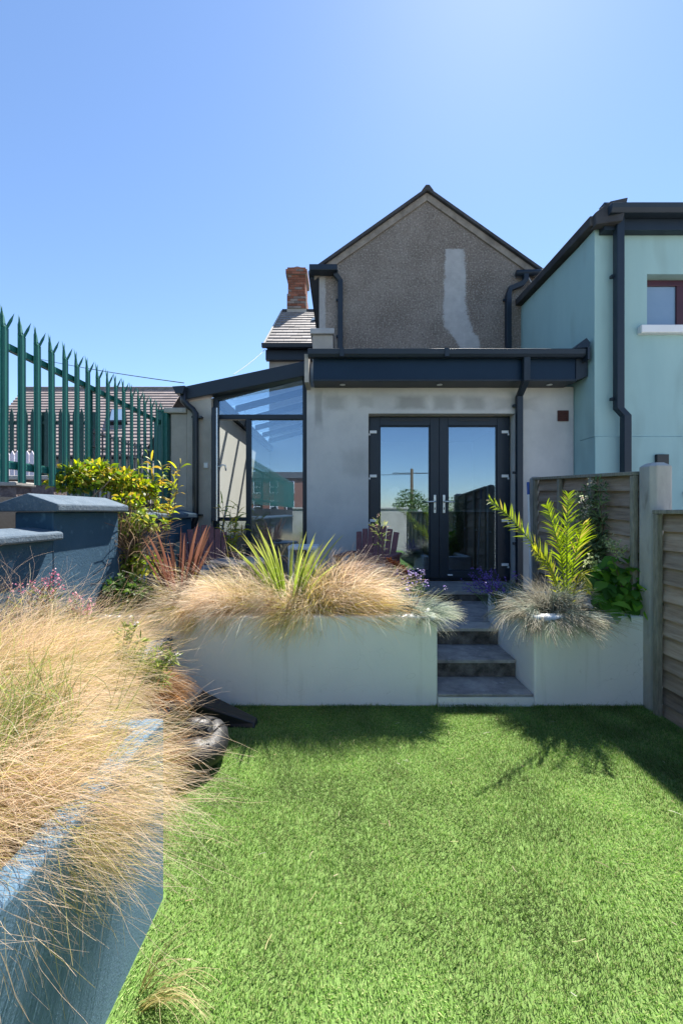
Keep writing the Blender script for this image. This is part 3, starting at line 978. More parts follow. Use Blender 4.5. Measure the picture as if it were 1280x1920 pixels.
ob('gutter', MB().prism([(hx0 - 0.06, ey - 0.12, ez + 0.02), (hx0 - 0.06, ey - 0.1, ez - 0.07), (hx0 - 0.06, ey - 0.01, ez - 0.07), (hx0 - 0.06, ey - 0.01, ez + 0.02)], (2.2, 0, 0)), 'anth', fh)
ob('fascia', MB().box(hx0, ey + 0.1, ez - 0.3, hx1, ey + 0.24, ez - 0.06), 'anth', fh)
ob('roof_vent', MB().prism([P(583, 607, 11.9), P(592, 604, 11.9), P(592, 594, 11.9), P(584, 597, 11.9)], (0, 0.3, 0.15)), 'whiteplastic', fh)
ob('roof_vent_slot', MB().prism([P(582, 606, 11.88), P(591, 603, 11.88), P(591, 599, 11.88), P(583, 601, 11.88)], (0, 0.015, 0)), 'black', fh)
# chimney, brick by brick
CY = 12.9
cm = MB(); rg = random.Random(9)
cs = CY / FOC
cxm, chw = (556 - 640) * cs, 0.27
zb, zt = P(0, 592, CY).z, P(0, 497, CY).z
ch = ob('chimney_base', MB().box(cxm - chw - 0.03, CY, zb - 0.5, cxm + chw + 0.03, CY + 0.95, zb + 0.22), 'oldrender', fh)
bh = 0.075
nb = int((zt - zb - 0.22) / bh)
for i in range(nb):
    z0 = zb + 0.222 + i * bh
    t = i / nb
    e = 0.03 if t < 0.28 else (0.0 if t < 0.62 else (0.035 if t < 0.66 else (0.0 if t < 0.76 else (0.065 if t < 0.87 else (0.02 if t < 0.93 else -0.1)))))
    x0, x1, y0, y1 = cxm - chw - e, cxm + chw + e, CY - e, CY + 0.9 + e
    off = 0.11 if i % 2 else 0
    def run(a0, a1, mk):
        p = a0 - off
        while p < a1 - 0.01:
            q0, q1 = max(p, a0), min(p + 0.22, a1)
            if q1 - q0 > 0.02:
                k = rg.uniform(0.65, 1.2)
                red = rg.random() > 0.22
                mk(q0 + 0.005, q1 - 0.005, (0.3 * k, 0.12 * k, 0.075 * k) if red else (0.27 * k, 0.22 * k, 0.19 * k))
            p += 0.22
    j = rg.uniform(0, 0.006)
    run(x0, x1, lambda a, b, c: cm.box(a, y0 - j, z0, b, y0 + 0.1, z0 + bh - 0.012, c))
    run(y0 + 0.105, y1 - 0.105, lambda a, b, c: (cm.box(x1 - 0.1, a, z0, x1 + j, b, z0 + bh - 0.012, c), cm.box(x0 - j, a, z0, x0 + 0.1, b, z0 + bh - 0.012, c)))
    run(x0, x1, lambda a, b, c: cm.box(a, y1 - 0.1, z0, b, y1, z0 + bh - 0.012, c))
    cm.box(x0 + 0.012, y0 + 0.012, z0 - 0.001, x1 - 0.012, y1 - 0.012, z0 + bh - 0.002, (0.3, 0.27, 0.24))
ob('chimney_brickwork', cm, 'brick', fh, kind='stuff')
ob('chimney_pot', MB().lathe((cxm, CY + 0.3, zb + 0.222 + nb * bh), [(0.15, 0), (0.13, 0.06), (0.06, 0.1)], 12), 'band', fh)

# ------------------------------------------------------------------ mint house on the right
MX, MY = 2.97, 4.89
mh = thing('mint_house', 'mint green rendered house with dark capped flat roof and maroon window', 'house', (5.0, MY, 0))
mz = 4.72
wx0, wz0, wx1, wz1 = P(1212, 0, MY).x, P(0, 616, MY).z, 4.55, P(0, 514, MY).z
zpl = P(0, 818, MY).z
w = MB()
w.box(MX, MY, zpl, wx0, MY + 0.3, mz)
w.box(wx0, MY, zpl, wx1, MY + 0.3, wz0)
w.box(wx0, MY, wz1, wx1, MY + 0.3, mz)
w.box(wx1, MY, zpl, 9, MY + 0.3, mz)
w.box(MX + 0.002, MY + 0.302, 0, MX + 0.3, 10.2, mz)
ob('wall', w, 'mint', mh)
ob('side_coping', MB().prism([(MX - 0.09, MY - 0.06, mz + 0.004), (MX - 0.09, 10.2, mz + 0.25), (MX - 0.09, 10.2, mz + 0.34), (MX - 0.09, MY - 0.06, mz + 0.12)], (0.44, 0, 0)), 'slab', mh, bevel=0.01)
ob('upper_side_wall', MB().prism([(MX + 0.004, MY + 0.3, mz + 0.001), (MX + 0.004, 10.2, mz + 0.001), (MX + 0.004, 10.2, mz + 0.25)], (0.28, 0, 0)), 'mint', mh)
ob('plinth', MB().box(MX - 0.004, MY - 0.018, 0, 9, MY + 0.3, zpl - 0.004), 'mint', mh, bevel=0.008)
pf = MB().box(P(1131, 0, 4.8).x, MY - 0.10, P(0, 432, 4.8).z, 9, MY - 0.002, P(0, 400, 4.8).z + 0.12)
ob('fascia', pf, 'anth', mh)
gz = P(0, 392, 4.7).z
g = MB().prism([(P(1148, 0, 4.66).x, y, gz + z) for y, z in [(4.78, -0.05), (4.69, -0.045), (4.67, 0.0), (4.66, 0.05), (4.69, 0.06), (4.78, 0.06)]], (5, 0, 0))
ob('gutter', g, 'anth', mh, bevel=0.006)
ob('flat_roof', MB().box(MX + 0.352, MY - 0.12, gz + 0.064, 9, 10.2, gz + 0.13), 'slab', mh)
ob('roof_corner', MB().prism([(MX - 0.05, MY - 0.12, mz - 0.02), (MX + 0.2, MY - 0.2, mz - 0.03), (MX + 0.26, MY - 0.2, gz + 0.13), (MX + 0.1, MY - 0.14, gz + 0.13), (MX - 0.052, MY - 0.1, mz + 0.13)], (0, 0.118, 0)), 'slab', mh, bevel=0.01)
pa, pb = P(1160, 404, 4.78), P(1172, 778, 4.78)
square_pipe([(pa.x, 4.79, pa.z - 0.02), (pa.x, 4.79, P(0, 766, 4.79).z), (pb.x, 4.78, P(0, 780, 4.78).z), (pb.x, 4.78, 1.5)], 0.085, 'anth', mh,
            [(pa.x, 4.79, P(0, 516, 4.79).z), (pa.x, 4.79, P(0, 747, 4.79).z)])
wf = MB(); frame_rect(wf, wx0 + 0.004, wz0 + 0.02, wx1 - 0.004, wz1 - 0.02, 0.06, 0.06, 0.06, 0.07, MY + 0.09, MY + 0.15)
wf.box(P(1266, 0, MY + 0.1).x, MY + 0.09, wz0 + 0.08, P(1280, 0, MY + 0.1).x, MY + 0.15, wz1 - 0.09)
win = ob('window', wf, 'maroon', mh, bevel=0.005)
ob('pane', MB().box(wx0 + 0.062, MY + 0.11, wz0 + 0.078, wx1 - 0.062, MY + 0.12, wz1 - 0.088), 'frost', win)
ob('sill', MB().box(P(1194, 0, MY).x, MY - 0.07, P(0, 628, MY).z, 4.7, MY + 0.088, wz0 + 0.018), 'whiteplastic', win, bevel=0.01)
a, b2 = P(1224, 880, MY), P(1246, 853, MY)
ob('meter_box', MB().box(a.x, MY - 0.06, a.z - 0.2, b2.x, MY - 0.02, b2.z), 'black', mh, bevel=0.004)
ob('cable', MB().tube([(4.06, MY - 0.03, 1.5), (4.0, MY - 0.03, 1.62), (4.3, MY - 0.03, 1.72), (6, MY - 0.03, 1.74)], 0.018, 6), 'black', mh)


# ------------------------------------------------------------------ lean-to glasshouse in the side return
CYF = 5.40
cons = thing('glass_lean_to', 'lean to glass extension with dark frame and one casement standing open', 'conservatory', (-1.05, CYF, 0.37))
cl, cr = -1.66, XL - 0.006
def rz_(x): return 2.90 + (x + 1.66) * 0.262          # underside of the roof
ob('outer_wall', MB().prism([(-1.97, WY, 0.0), (-1.665, WY, 0.0), (-1.665, WY, 2.86), (-1.97, WY, 2.80)], (0, 4.5, 0)), 'oldrender', cons)
ob('inner_wall_face', MB().box(-1.664, CYF + 0.1, 0.37, -1.645, 9.6, 2.78), 'cream', cons)
ob('back_wall', MB().box(-1.64, 9.62, 0.37, -0.375, 9.75, 3.2), 'cream', cons)
ob('floor', MB().box(-1.66, WY + 0.002, 0.3, XL - 0.004, 9.6, 0.368), 'paving', cons)
f = MB()
f.box(cl, CYF, 0.372, cl + 0.06, CYF + 0.08, rz_(cl) + 0.0)
f.box(cr - 0.055, CYF, 0.372, cr, CYF + 0.08, rz_(cr) - 0.0)
tz0, tz1 = P(0, 786, CYF).z, P(0, 777, CYF).z
f.box(cl + 0.06, CYF, tz0, cr - 0.055, CYF + 0.08, tz1)
mx0, mx1 = P(461, 0, CYF).x, P(470, 0, CYF).x
f.box(mx0, CYF, 0.372, mx1, CYF + 0.08, tz0)
cz0 = P(0, 977, CYF).z
f.box(cl + 0.06, CYF, cz0, mx0, CYF + 0.08, cz0 + 0.05)
f.box(cl + 0.06, CYF, 0.372, mx0, CYF + 0.08, 0.43)
f.box(mx1, CYF, 0.372, cr - 0.055, CYF + 0.08, 0.43)
f.prism([(cl + 0.06, CYF, rz_(cl + 0.06) - 0.06), (cr - 0.055, CYF, rz_(cr - 0.055) - 0.06), (cr - 0.055, CYF, rz_(cr - 0.055)), (cl + 0.06, CYF, rz_(cl + 0.06))], (0, 0.08, 0))
ob('window_frame', f, 'anth', cons, bevel=0.004)
yg = CYF + 0.035
ob('pane', MB().prism([(cl + 0.062, yg, tz1 + 0.002), (cr - 0.057, yg, tz1 + 0.002), (cr - 0.057, yg, rz_(cr) - 0.062), (cl + 0.062, yg, rz_(cl) - 0.046)], (0, 0.008, 0)), 'glass', cons)
ob('pane', MB().box(mx1 + 0.002, yg, 0.432, cr - 0.057, yg + 0.008, tz0 - 0.002), 'glass', cons)
ob('pane', MB().box(cl + 0.062, yg, 0.432, mx0 - 0.002, yg + 0.008, cz0 - 0.002), 'glass', cons)
# the open casement
hx_, hy_ = cl + 0.03, CYF - 0.01
ex_, ey_ = P(397, 0, 4.99).x, 4.99
dv = Vector((ex_ - hx_, ey_ - hy_, 0)); wd = dv.length; dv.normalize(); nv = Vector((-dv.y, dv.x, 0))
if nv.x < 0: nv = -nv
def cpt(u, z, k=0): p = Vector((hx_, hy_, z)) + dv * u + nv * k; return p
sz0, sz1 = cz0 + 0.01, tz0 + 0.05
cf = MB()
for (u0, u1, z0, z1) in ((0, 0.055, sz0, sz1), (wd - 0.055, wd, sz0, sz1), (0.055, wd - 0.055, sz0, sz0 + 0.055), (0.055, wd - 0.055, sz1 - 0.055, sz1)):
    cf.prism([cpt(u0, z0), cpt(u1, z0), cpt(u1, z1), cpt(u0, z1)], nv * 0.05)
cas = ob('casement', cf, 'anth', cons, bevel=0.004)
ob('pane', MB().prism([cpt(0.056, sz0 + 0.056, 0.02), cpt(wd - 0.056, sz0 + 0.056, 0.02), cpt(wd - 0.056, sz1 - 0.056, 0.02), cpt(0.056, sz1 - 0.056, 0.02)], nv * 0.008), 'glass', cas)
ob('seal_strip', MB().prism([cpt(wd - 0.03, sz0, 0.052), cpt(wd - 0.004, sz0, 0.052), cpt(wd - 0.004, sz1, 0.052), cpt(wd - 0.03, sz1, 0.052)], nv * 0.014), 'silver', cas)
hz = P(0, 874, 5.0).z
q = cpt(wd - 0.03, hz, 0.068)
ob('handle', MB().tube([q, q + nv * 0.035, q + nv * 0.05 + Vector((0, 0, 0.02)), q + nv * 0.085 + Vector((0, 0, 0.015)), q + nv * 0.095 + Vector((0, 0, -0.05))], 0.01, 8), 'silver', cas, smooth=True)
# roof: eaves beam, wall plate, rafters and sheets of glass
ob('roof_beam', MB().prism([(-2.0, WY - 0.06, P(0, 752, WY).z), (XL - 0.004, WY - 0.06, P(0, 707, WY).z), (XL - 0.004, WY - 0.06, P(0, 679, WY).z), (-1.98, WY - 0.06, P(0, 727, WY).z)], (0, 0.15, 0)), 'anth', cons, bevel=0.008)
ob('wall_plate', MB().prism([(-1.72, CYF + 0.09, 2.8), (-1.58, CYF + 0.09, 2.8), (-1.58, CYF + 0.09, 2.92), (-1.72, CYF + 0.09, 2.9)], (0, 4.15, 0)), 'anth', cons)
ys = [CYF + 0.09 + 0.7 * k for k in range(7)]
for k, y in enumerate(ys):
    if k:
        ob('rafter', MB().prism([(-1.575, y, rz_(-1.575) - 0.03), (cr, y, rz_(cr) - 0.03), (cr, y, rz_(cr) + 0.06), (-1.575, y, rz_(-1.575) + 0.06)], (0, 0.06, 0)), 'anth', cons)
    if k < 6:
        y0, y1 = y + 0.062, ys[k + 1] - 0.002
        ob('roof_pane', MB().prism([(-1.7, y0, rz_(-1.7) + 0.062), (cr, y0, rz_(cr) + 0.062), (cr, y0, rz_(cr) + 0.07), (-1.7, y0, rz_(-1.7) + 0.07)], (0, y1 - y0, 0)), 'glass_roof', cons)
# gutter shoe and downpipe at the outer corner
gq = P(345, 733, 5.26)
ob('gutter', MB().prism([(gq.x - 0.11, 5.16, gq.z + 0.03), (gq.x - 0.07, 5.16, gq.z - 0.06), (gq.x + 0.02, 5.16, gq.z - 0.06), (gq.x + 0.05, 5.16, gq.z + 0.04)], (0, 4.4, 0)), 'anth', cons, bevel=0.006)
pp = [P(344, 735, 5.24), P(344, 752, 5.24), P(352, 760, 5.25), P(362, 768, 5.25), P(367, 776, 5.25)]
pp += [Vector((pp[-1].x, 5.25, z)) for z in (2.5, 1.6, P(0, 972, 5.25).z)]
pp += [P(362, 985, 5.25), P(350, 996, 5.25)]
dp = ob('downpipe', MB().tube(pp, 0.038, 10), 'black', cons, smooth=True)
for yy in (782, 966):
    c = P(367, yy, 5.25)
    ob('pipe_clip', MB().box(c.x - 0.05, 5.24, c.z - 0.012, c.x + 0.075, 5.318, c.z + 0.012), 'black', dp)
c = P(387, 873, WY)
ob('switch_box', MB().box(c.x - 0.025, WY - 0.03, c.z - 0.035, c.x + 0.025, WY - 0.002, c.z + 0.035), 'whiteplastic', cons, bevel=0.006)
# end of the rendered boundary wall beside it
bw = thing('boundary_pier', 'grey rendered wall end with flat coping between green palings and lean to', 'wall', (-2.1, 5.4, 0))
ob('pier', MB().box(-2.19, 5.34, 0.0, -1.975, 9.6, 2.66), 'oldrender', bw, bevel=0.012)
ob('coping', MB().box(-2.26, 5.29, 2.662, -1.972, 9.6, 2.73), 'coping', bw, bevel=0.012)

# ------------------------------------------------------------------ white planters and steps
D0, D1, D2, D3 = 2.99, 3.30, 3.67, 4.77
H0, H1, H2, H3 = 0.088, 0.228, 0.375, 0.50
PZ = 0.65
LX0, LX1, RX0, RX1 = -1.79, 0.69, 1.385, 2.185
def planter(name, label, x0, x1, y0, y1, z, t=0.1, mat='white'):
    o = thing(name, label, 'planter', ((x0 + x1) / 2, (y0 + y1) / 2, 0))
    w = MB()
    A = [(x0, y0), (x1, y0), (x1, y1), (x0, y1)]
    B = [(x0 + t, y0 + t), (x1 - t, y0 + t), (x1 - t, y1 - t), (x0 + t, y1 - t)]
    vs = [(x, y, 0) for x, y in A] + [(x, y, z) for x, y in A] + [(x, y, z) for x, y in B] + [(x, y, z - 0.2) for x, y in B]
    fs = []
    for i in range(4):
        j = (i + 1) % 4
        fs += [(i, j, 4 + j, 4 + i), (4 + i, 4 + j, 8 + j, 8 + i), (8 + i, 8 + j, 12 + j, 12 + i)]
    fs.append((3, 2, 1, 0))
    ob('wall', w.add(vs, fs), mat, o, bevel=0.015, segs=3)
    ob('soil', MB().box(x0 + t + 0.002, y0 + t + 0.002, 0.3, x1 - t - 0.002, y1 - t - 0.002, z - 0.06), 'soil', o)
    return o
planter('planter', 'long white raised planter left of the steps, full of blond grass', LX0, LX1, D0, 3.75, PZ)
planter('planter', 'short white raised planter right of the steps, with palm and blue grass', RX0, RX1, D0, 3.95, PZ)
st = thing('garden_steps', 'grey concrete garden steps rising between two white planters', 'steps', (1.0, D0, 0))
sx0, sx1 = LX1 + 0.004, RX0 - 0.004
ob('plinth', MB().box(sx0, D0 + 0.002, -0.04, sx1, D1, H0 - 0.022), 'white', st)
ob('tread', MB().box(sx0, D0 + 0.006, H0 - 0.02, sx1, D1 + 0.03, H0), 'tread', st, bevel=0.004)
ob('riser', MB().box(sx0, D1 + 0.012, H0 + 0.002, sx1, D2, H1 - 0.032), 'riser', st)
ob('tread', MB().box(sx0, D1, H1 - 0.03, sx1, D2 + 0.02, H1), 'tread', st, bevel=0.006)
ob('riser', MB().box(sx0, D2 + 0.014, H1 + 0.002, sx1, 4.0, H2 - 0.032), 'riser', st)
ob('tread', MB().box(sx0, D2, H2 - 0.03, sx1, D2 + 0.22, H2), 'concrete', st, bevel=0.006)
ob('landing', MB().box(sx0, D2 + 0.223, H2 - 0.035, 2.15, D3 + 0.02, H2 - 0.002).box(sx0, 4.0, 0, 2.15, D3, H2 - 0.036), 'tread', st, bevel=0.004)
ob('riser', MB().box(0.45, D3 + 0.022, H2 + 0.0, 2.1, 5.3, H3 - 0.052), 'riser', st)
ob('tread', MB().box(0.43, D3 + 0.003, H3 - 0.05, 2.12, DY - 0.034, H3 - 0.004), 'tread', st, bevel=0.006)

# ------------------------------------------------------------------ raised bed on the left, blue boundary wall
bed = thing('raised_bed', 'low blue painted raised bed in the left foreground under blond grass', 'planter', (-1.2, 1.2, 0))
B0, B1, BX, BX2 = -0.6, 1.517, -0.645, -1.2
b = MB()
b.box(BX - 0.075, B0, -0.04, BX, B1, PZ)
b.box(BX2 - 0.1, B1 - 0.075, -0.04, BX - 0.077, B1 - 0.002, PZ - 0.002)
b.box(BX2 - 0.1, B1 + 0.0, -0.04, BX2, 2.97, 0.52)
ob('wall', b, 'blue_bed', bed, bevel=0.01)
ob('soil', MB().box(-1.79, B0, 0.0, BX - 0.079, B1 - 0.08, PZ - 0.03).box(-1.79, B1 - 0.074, 0.0, BX2 - 0.104, 2.96, 0.48), 'soil', bed)

wall = thing('garden_wall', 'dark blue painted garden wall with stepped coping on the left', 'wall', (-1.95, 2.0, 0))
WX = -1.8
YS, YE = 2.6, 3.36
b = MB().box(WX - 0.24, -4.2, 0, WX, YS, 1.225)
b.box(WX - 0.24, YS + 0.001, 0, WX, YE, 1.40)
b.box(WX - 0.24, 3.72, 0, WX, 5.0, 1.33)
b.box(WX - 0.22, YE + 0.001, 0, WX - 0.02, 3.719, 1.1)
ob('wall', b, 'blue', wall, bevel=0.008)
def cap(y0, y1, z, rise, ov=0.07, t=0.05, hip=0.0):
    xc = WX - 0.12
    h = 0.12 + ov
    pr = [(xc + h, z + 0.002), (xc + h, z + t), (xc, z + t + rise), (xc - h, z + t), (xc - h, z + 0.002)]
    m = MB().prism([(x, y0, zz) for x, zz in pr], (0, y1 - y0, 0))
    return m
ob('coping', cap(-4.2, YS - 0.002, 1.225, 0.03), 'blue_cap', wall, bevel=0.012)
ob('coping', cap(YS - 0.06, YE + 0.03, 1.40, 0.065), 'blue_cap', wall, bevel=0.01)
ob('coping', cap(3.70, 5.02, 1.33, 0.05), 'blue_cap', wall, bevel=0.01)
ob('low_pier', MB().box(-1.8 + 0.002, 4.75, 0.37, -1.55, 5.1, 0.98).box(-1.8 + 0.002, 4.72, 0.982, -1.53, 5.13, 1.05), 'blue_bed', wall, bevel=0.01)

# ------------------------------------------------------------------ timber fence on the right
FX = 2.2
PH = []
def board_mesh(length, h=0.128):
    # a waney lap board: thick at its foot, thin at its head, leaning out a little
    m = MB().add([(-0.010, 0, 0), (0.03, 0, 0), (0.03, length, 0), (-0.010, length, 0), (0.022, 0, h), (0.03, 0, h), (0.03, length, h), (0.022, length, h)],
                 [(0, 3, 2, 1), (4, 5, 6, 7), (0, 1, 5, 4), (1, 2, 6, 5), (2, 3, 7, 6), (3, 0, 4, 7)])
    return mesh_of('board', m.v, m.f, M['board'])
def fence_panel(label, y0, y1, z0, z1, ztilt=0.0, battens=2):
    o = thing('fence_panel', label, 'fence', (FX, (y0 + y1) / 2, z0), 'timber fence panels on the right')
    L = y1 - y0
    me = board_mesh(L - 0.01)
    n = round((z1 - z0 - 0.03) / 0.116)
    pitch = (z1 - z0 - 0.035) / n
    ang = math.atan2(ztilt, L)
    rg = random.Random(int(y0 * 100))
    for k in range(n):
        inst('board', me, o, (FX + 0.004 + rg.uniform(-0.003, 0.003), y0 + 0.005, z0 + k * pitch + rg.uniform(-0.004, 0.004)), (ang + rg.uniform(-0.003, 0.003), rg.uniform(-0.02, 0.02), 0))
    def zt(y): return z1 + ztilt * (y - y0) / L
    ob('cap_rail', MB().prism([(FX - 0.05, y0, zt(y0) - 0.028), (FX + 0.05, y0, zt(y0) - 0.028), (FX + 0.05, y0, zt(y0)), (FX - 0.05, y0, zt(y0))], (0, L, ztilt)), 'batten', o, bevel=0.004)
    for i in range(battens + 2):
        yy = y0 + 0.022 + (L - 0.044) * i / (battens + 1)
        ob('batten', MB().box(FX - 0.045, yy - 0.02, z0, FX - 0.008, yy + 0.02, zt(yy) - 0.03), 'batten', o, bevel=0.003)
    return o
fence_panel('taller timber fence panel behind the right planter and palm', 3.075, 4.70, -0.03, 1.70, 0.09)
fence_panel('nearest timber fence panel right of the concrete post, cut by frame', 1.06, 2.885, -0.03, 1.415, 0.0, 2)
fence_panel('timber fence panel beside the camera, outside the picture on the right', -0.90, 0.93, 0.02, 1.415, 0.0, 2)
fence_panel('timber fence panel behind the camera, seen only mirrored in the doors', -2.85, -1.03, 0.02, 1.415, 0.0, 2)
def post(label, x, y, w_, z, ch=0.03, name='concrete_post'):
    m = MB()
    h = w_ / 2
    o8 = [(-h + ch, -h), (h - ch, -h), (h, -h + ch), (h, h - ch), (h - ch, h), (-h + ch, h), (-h, h - ch), (-h, -h + ch)]
    k = 0.55
    vs = [(x + a, y + b_, -0.04) for a, b_ in o8] + [(x + a, y + b_, z - 0.02) for a, b_ in o8] + [(x + a * k, y + b_ * k, z + 0.005) for a, b_ in o8]
    fs = [(i, (i + 1) % 8, 8 + (i + 1) % 8, 8 + i) for i in range(8)] + [(8 + i, 8 + (i + 1) % 8, 16 + (i + 1) % 8, 16 + i) for i in range(8)]
    fs += [tuple(range(7, -1, -1)), tuple(range(16, 24))]
    return ob(name, m.add(vs, fs), 'concrete', bevel=0.006, label=label, cat='post', group='concrete fence posts')
post('pale concrete fence post with pointed top at the corner of the white planter', 2.245, 2.98, 0.16, 1.745)
post('grey concrete fence post at the house end of the timber fence', 2.215, 4.765, 0.1, 1.80, 0.012)
post('concrete fence post beside the camera, outside the picture', 2.235, 0.995, 0.115, 1.46, 0.015)
post('concrete fence post behind the camera, mirrored in the doors', 2.235, -0.965, 0.115, 1.46, 0.015)
a, t_ = P(993, 1055, 4.6), P(996, 903, 4.6)
br = thing('broom', 'long handled broom with blue grip leaning by the fence end', 'broom', (a.x, 4.6, 0.375))
ob('handle', MB().tube([(a.x, 4.56, 0.42), (t_.x, 4.68, t_.z - 0.14)], 0.012, 8), 'whiteplastic', br)
ob('grip', MB().tube([(t_.x, 4.6805, t_.z - 0.138), (t_.x + 0.001, 4.692, t_.z)], 0.015, 8), 'bluehandle', br)
ob('brush_head', MB().box(a.x - 0.15, 4.52, 0.375, a.x + 0.12, 4.6, 0.44), 'black', br, bevel=0.006)

# ------------------------------------------------------------------ green palisade
PX = -2.28
PITCH = 0.0679 * 2.28
def pale_mesh():
    m = MB()
    prof = [(-0.036, 0.004), (-0.027, 0.0), (-0.013, -0.002), (-0.006, 0.012), (0.006, 0.012), (0.013, -0.002), (0.027, 0.0), (0.036, 0.004)]   # y, x
    t = 0.003
    n = len(prof)
    zs = [0.0, 1.05]
    vs = []
    for z in zs:
        vs += [(x, y, z) for y, x in prof] + [(x - t, y, z) for y, x in prof]
    fs = []
    for i in range(n - 1):
        fs += [(i, i + 1, 2 * n + i + 1, 2 * n + i), (n + i + 1, n + i, 3 * n + i, 3 * n + i + 1)]
    fs += [(0, 2 * n, 3 * n, n), (n - 1, 2 * n - 1, 4 * n - 1, 3 * n - 1)]
    m.add(vs, fs)
    for (y0, w_, tip, hh) in ((0.0, 0.022, (-0.03, 0.0), 0.155), (-0.02, 0.02, (0.03, -0.032), 0.115), (0.02, 0.02, (0.03, 0.032), 0.115)):
        x0 = 0.006 if y0 == 0 else 0.0
        c0 = [(x0 - 0.003, y0 - w_ / 2, 1.045), (x0 + 0.003, y0 - w_ / 2, 1.045), (x0 + 0.003, y0 + w_ / 2, 1.045), (x0 - 0.003, y0 + w_ / 2, 1.045)]
        mid = [(x + tip[0] * 0.5, y + tip[1] * 0.6, 1.05 + hh * 0.5) for x, y, _ in c0]
        c2 = (x0 + tip[0], y0 + tip[1], 1.05 + hh)
        m.add(c0 + mid + [c2], [(i, (i + 1) % 4, 4 + (i + 1) % 4, 4 + i) for i in range(4)] + [(4 + i, 4 + (i + 1) % 4, 8) for i in range(4)] + [(3, 2, 1, 0)])
    return mesh_of('pale', m.v, m.f, M['green'])
PALE = pale_mesh()
def palisade(label, y0, n, step, posts, ztop=1.605):
    o = thing('palisade_fence', label, 'fence', (PX, y0 + n * step / 2, 1.5), 'green palisade along the lane')
    rg = random.Random(3)
    ya, yb = y0 - 0.07, y0 + (n - 1) * step + 0.07
    for k in range(n):
        inst('pale', PALE, o, (PX + 0.004, y0 + k * step, ztop + rg.uniform(-0.005, 0.005)), (rg.uniform(-0.008, 0.008), 0, rg.uniform(-0.03, 0.03)))
    for z in (1.70, 2.52):
        ob('rail', MB().box(PX - 0.05, ya, z, PX - 0.012, yb, z + 0.045).box(PX - 0.05, ya, z + 0.0455, PX - 0.045, yb, z + 0.06), 'green', o, bevel=0.002)
    for y in posts:
        ob('post', MB().box(PX - 0.11, y - 0.02, 1.4, PX - 0.054, y + 0.02, 2.56), 'green', o, bevel=0.003)
    return o
y00 = 780 * 2.28 / 633
palisade('green steel palisade with forked tips above the blue wall', y00, 17, PITCH, [y00 - 0.09, y00 + 7 * PITCH, y00 + 16 * PITCH + 0.04])
ob('gate_post', MB().box(PX - 0.06, 5.30, 1.4, PX + 0.06, 5.42, 2.68).box(PX - 0.065, 5.295, 2.682, PX + 0.065, 5.425, 2.7), 'green', bevel=0.004,
   label='square green steel post where the palings meet the grey pier', cat='post')
palisade('green steel palisade continuing behind the camera, mirrored in the glass', y00 - 76 * PITCH, 76, PITCH, [y00 - 76 * PITCH + 2.5 * k for k in range(5)])

# ------------------------------------------------------------------ the lane beyond the palisade
lw = thing('low_wall', 'rough pinkish low wall with pale coping beyond the palings', 'wall', (-5.4, 6.3, 1.5))
ob('wall', MB().box(-9, 6.3, 1.45, -4.35, 6.6, 1.88), 'roughwall', lw)
ob('coping', MB().box(-9, 6.24, 1.882, -4.3, 6.66, 1.95), 'coping', lw, bevel=0.015)
lw2 = thing('low_wall', 'nearer rough wall stub with worn coping at the left edge', 'wall', (-4.4, 5.3, 1.5))
ob('wall', MB().box(-7, 5.2, 1.45, -4.06, 5.45, 1.72), 'roughwall', lw2)
ob('coping', MB().box(-7, 5.15, 1.722, -4.03, 5.5, 1.78), 'coping', lw2, bevel=0.015)
pk = thing('picket_fence', 'white picket fence behind the rough low wall at far left', 'fence', (-6.3, 7.6, 1.5))
pkm = MB().prism([(-0.035, 0, 0), (0.035, 0, 0), (0.035, 0, 0.95), (0, 0, 1.02), (-0.035, 0, 0.95)], (0, 0.02, 0))
pkm = mesh_of('picket', pkm.v, pkm.f, M['picket'])
for k in range(26):
    inst('picket', pkm, pk, (-7.9 + k * 0.09, 7.6, 1.5))
ob('rail', MB().box(-7.95, 7.622, 1.75, -5.6, 7.65, 1.82).box(-7.95, 7.622, 2.25, -5.6, 7.65, 2.32), 'picket', pk)
dg = thing('palisade_fence', 'distant dark green palisade standing across the lane', 'fence', (-6.5, 9.2, 1.5))
dpm = MB().prism([(-0.045, 0, 0), (0.045, 0, 0), (0.045, 0, 2.05), (0, 0, 2.2), (-0.045, 0, 2.05)], (0, 0.02, 0))
dpm = mesh_of('pale', dpm.v, dpm.f, M['darkgreen'])
for k in range(13):
    inst('pale', dpm, dg, (-7.6 + k * 0.155, 9.2, 1.5))
ob('rail', MB().box(-7.75, 9.222, 3.35, -5.55, 9.26, 3.41).box(-7.75, 9.222, 1.8, -5.55, 9.26, 1.86), 'darkgreen', dg)
for xx in (-6.62, -5.5):
    ob('post', MB().box(xx - 0.05, 9.262, 1.45, xx + 0.05, 9.34, 3.62), 'darkgreen', dg)
rl = thing('railing', 'thin black metal railing receding beyond the green palings', 'railing', (-4.6, 9.0, 1.5))
rlm = MB().box(-0.012, -0.012, 0, 0.012, 0.012, 1.45)
rlm = mesh_of('bar', rlm.v, rlm.f, M['black'])
for k in range(36):
    inst('bar', rlm, rl, (-4.6, 7.6 + k * 0.14, 1.5))
ob('rail', MB().box(-4.625, 7.5, 2.86, -4.575, 12.7, 2.89).box(-4.625, 7.5, 2.6, -4.575, 12.7, 2.63), 'black', rl)
bh_ = thing('bungalow', 'far bungalow with brown tiled roof and small skylight beyond the lane', 'house', (-10, 15.0, 1.5))
ry0, rz0, ry1, rz1 = 14.2, 3.3, 18.0, P(0, 730, 18.0).z
tm = MB(); rg = random.Random(12)
nr = 22
xl_r, xl_e, xr_ = P(45, 0, 18).x, P(-60, 0, 14.2).x, P(345, 0, 18).x
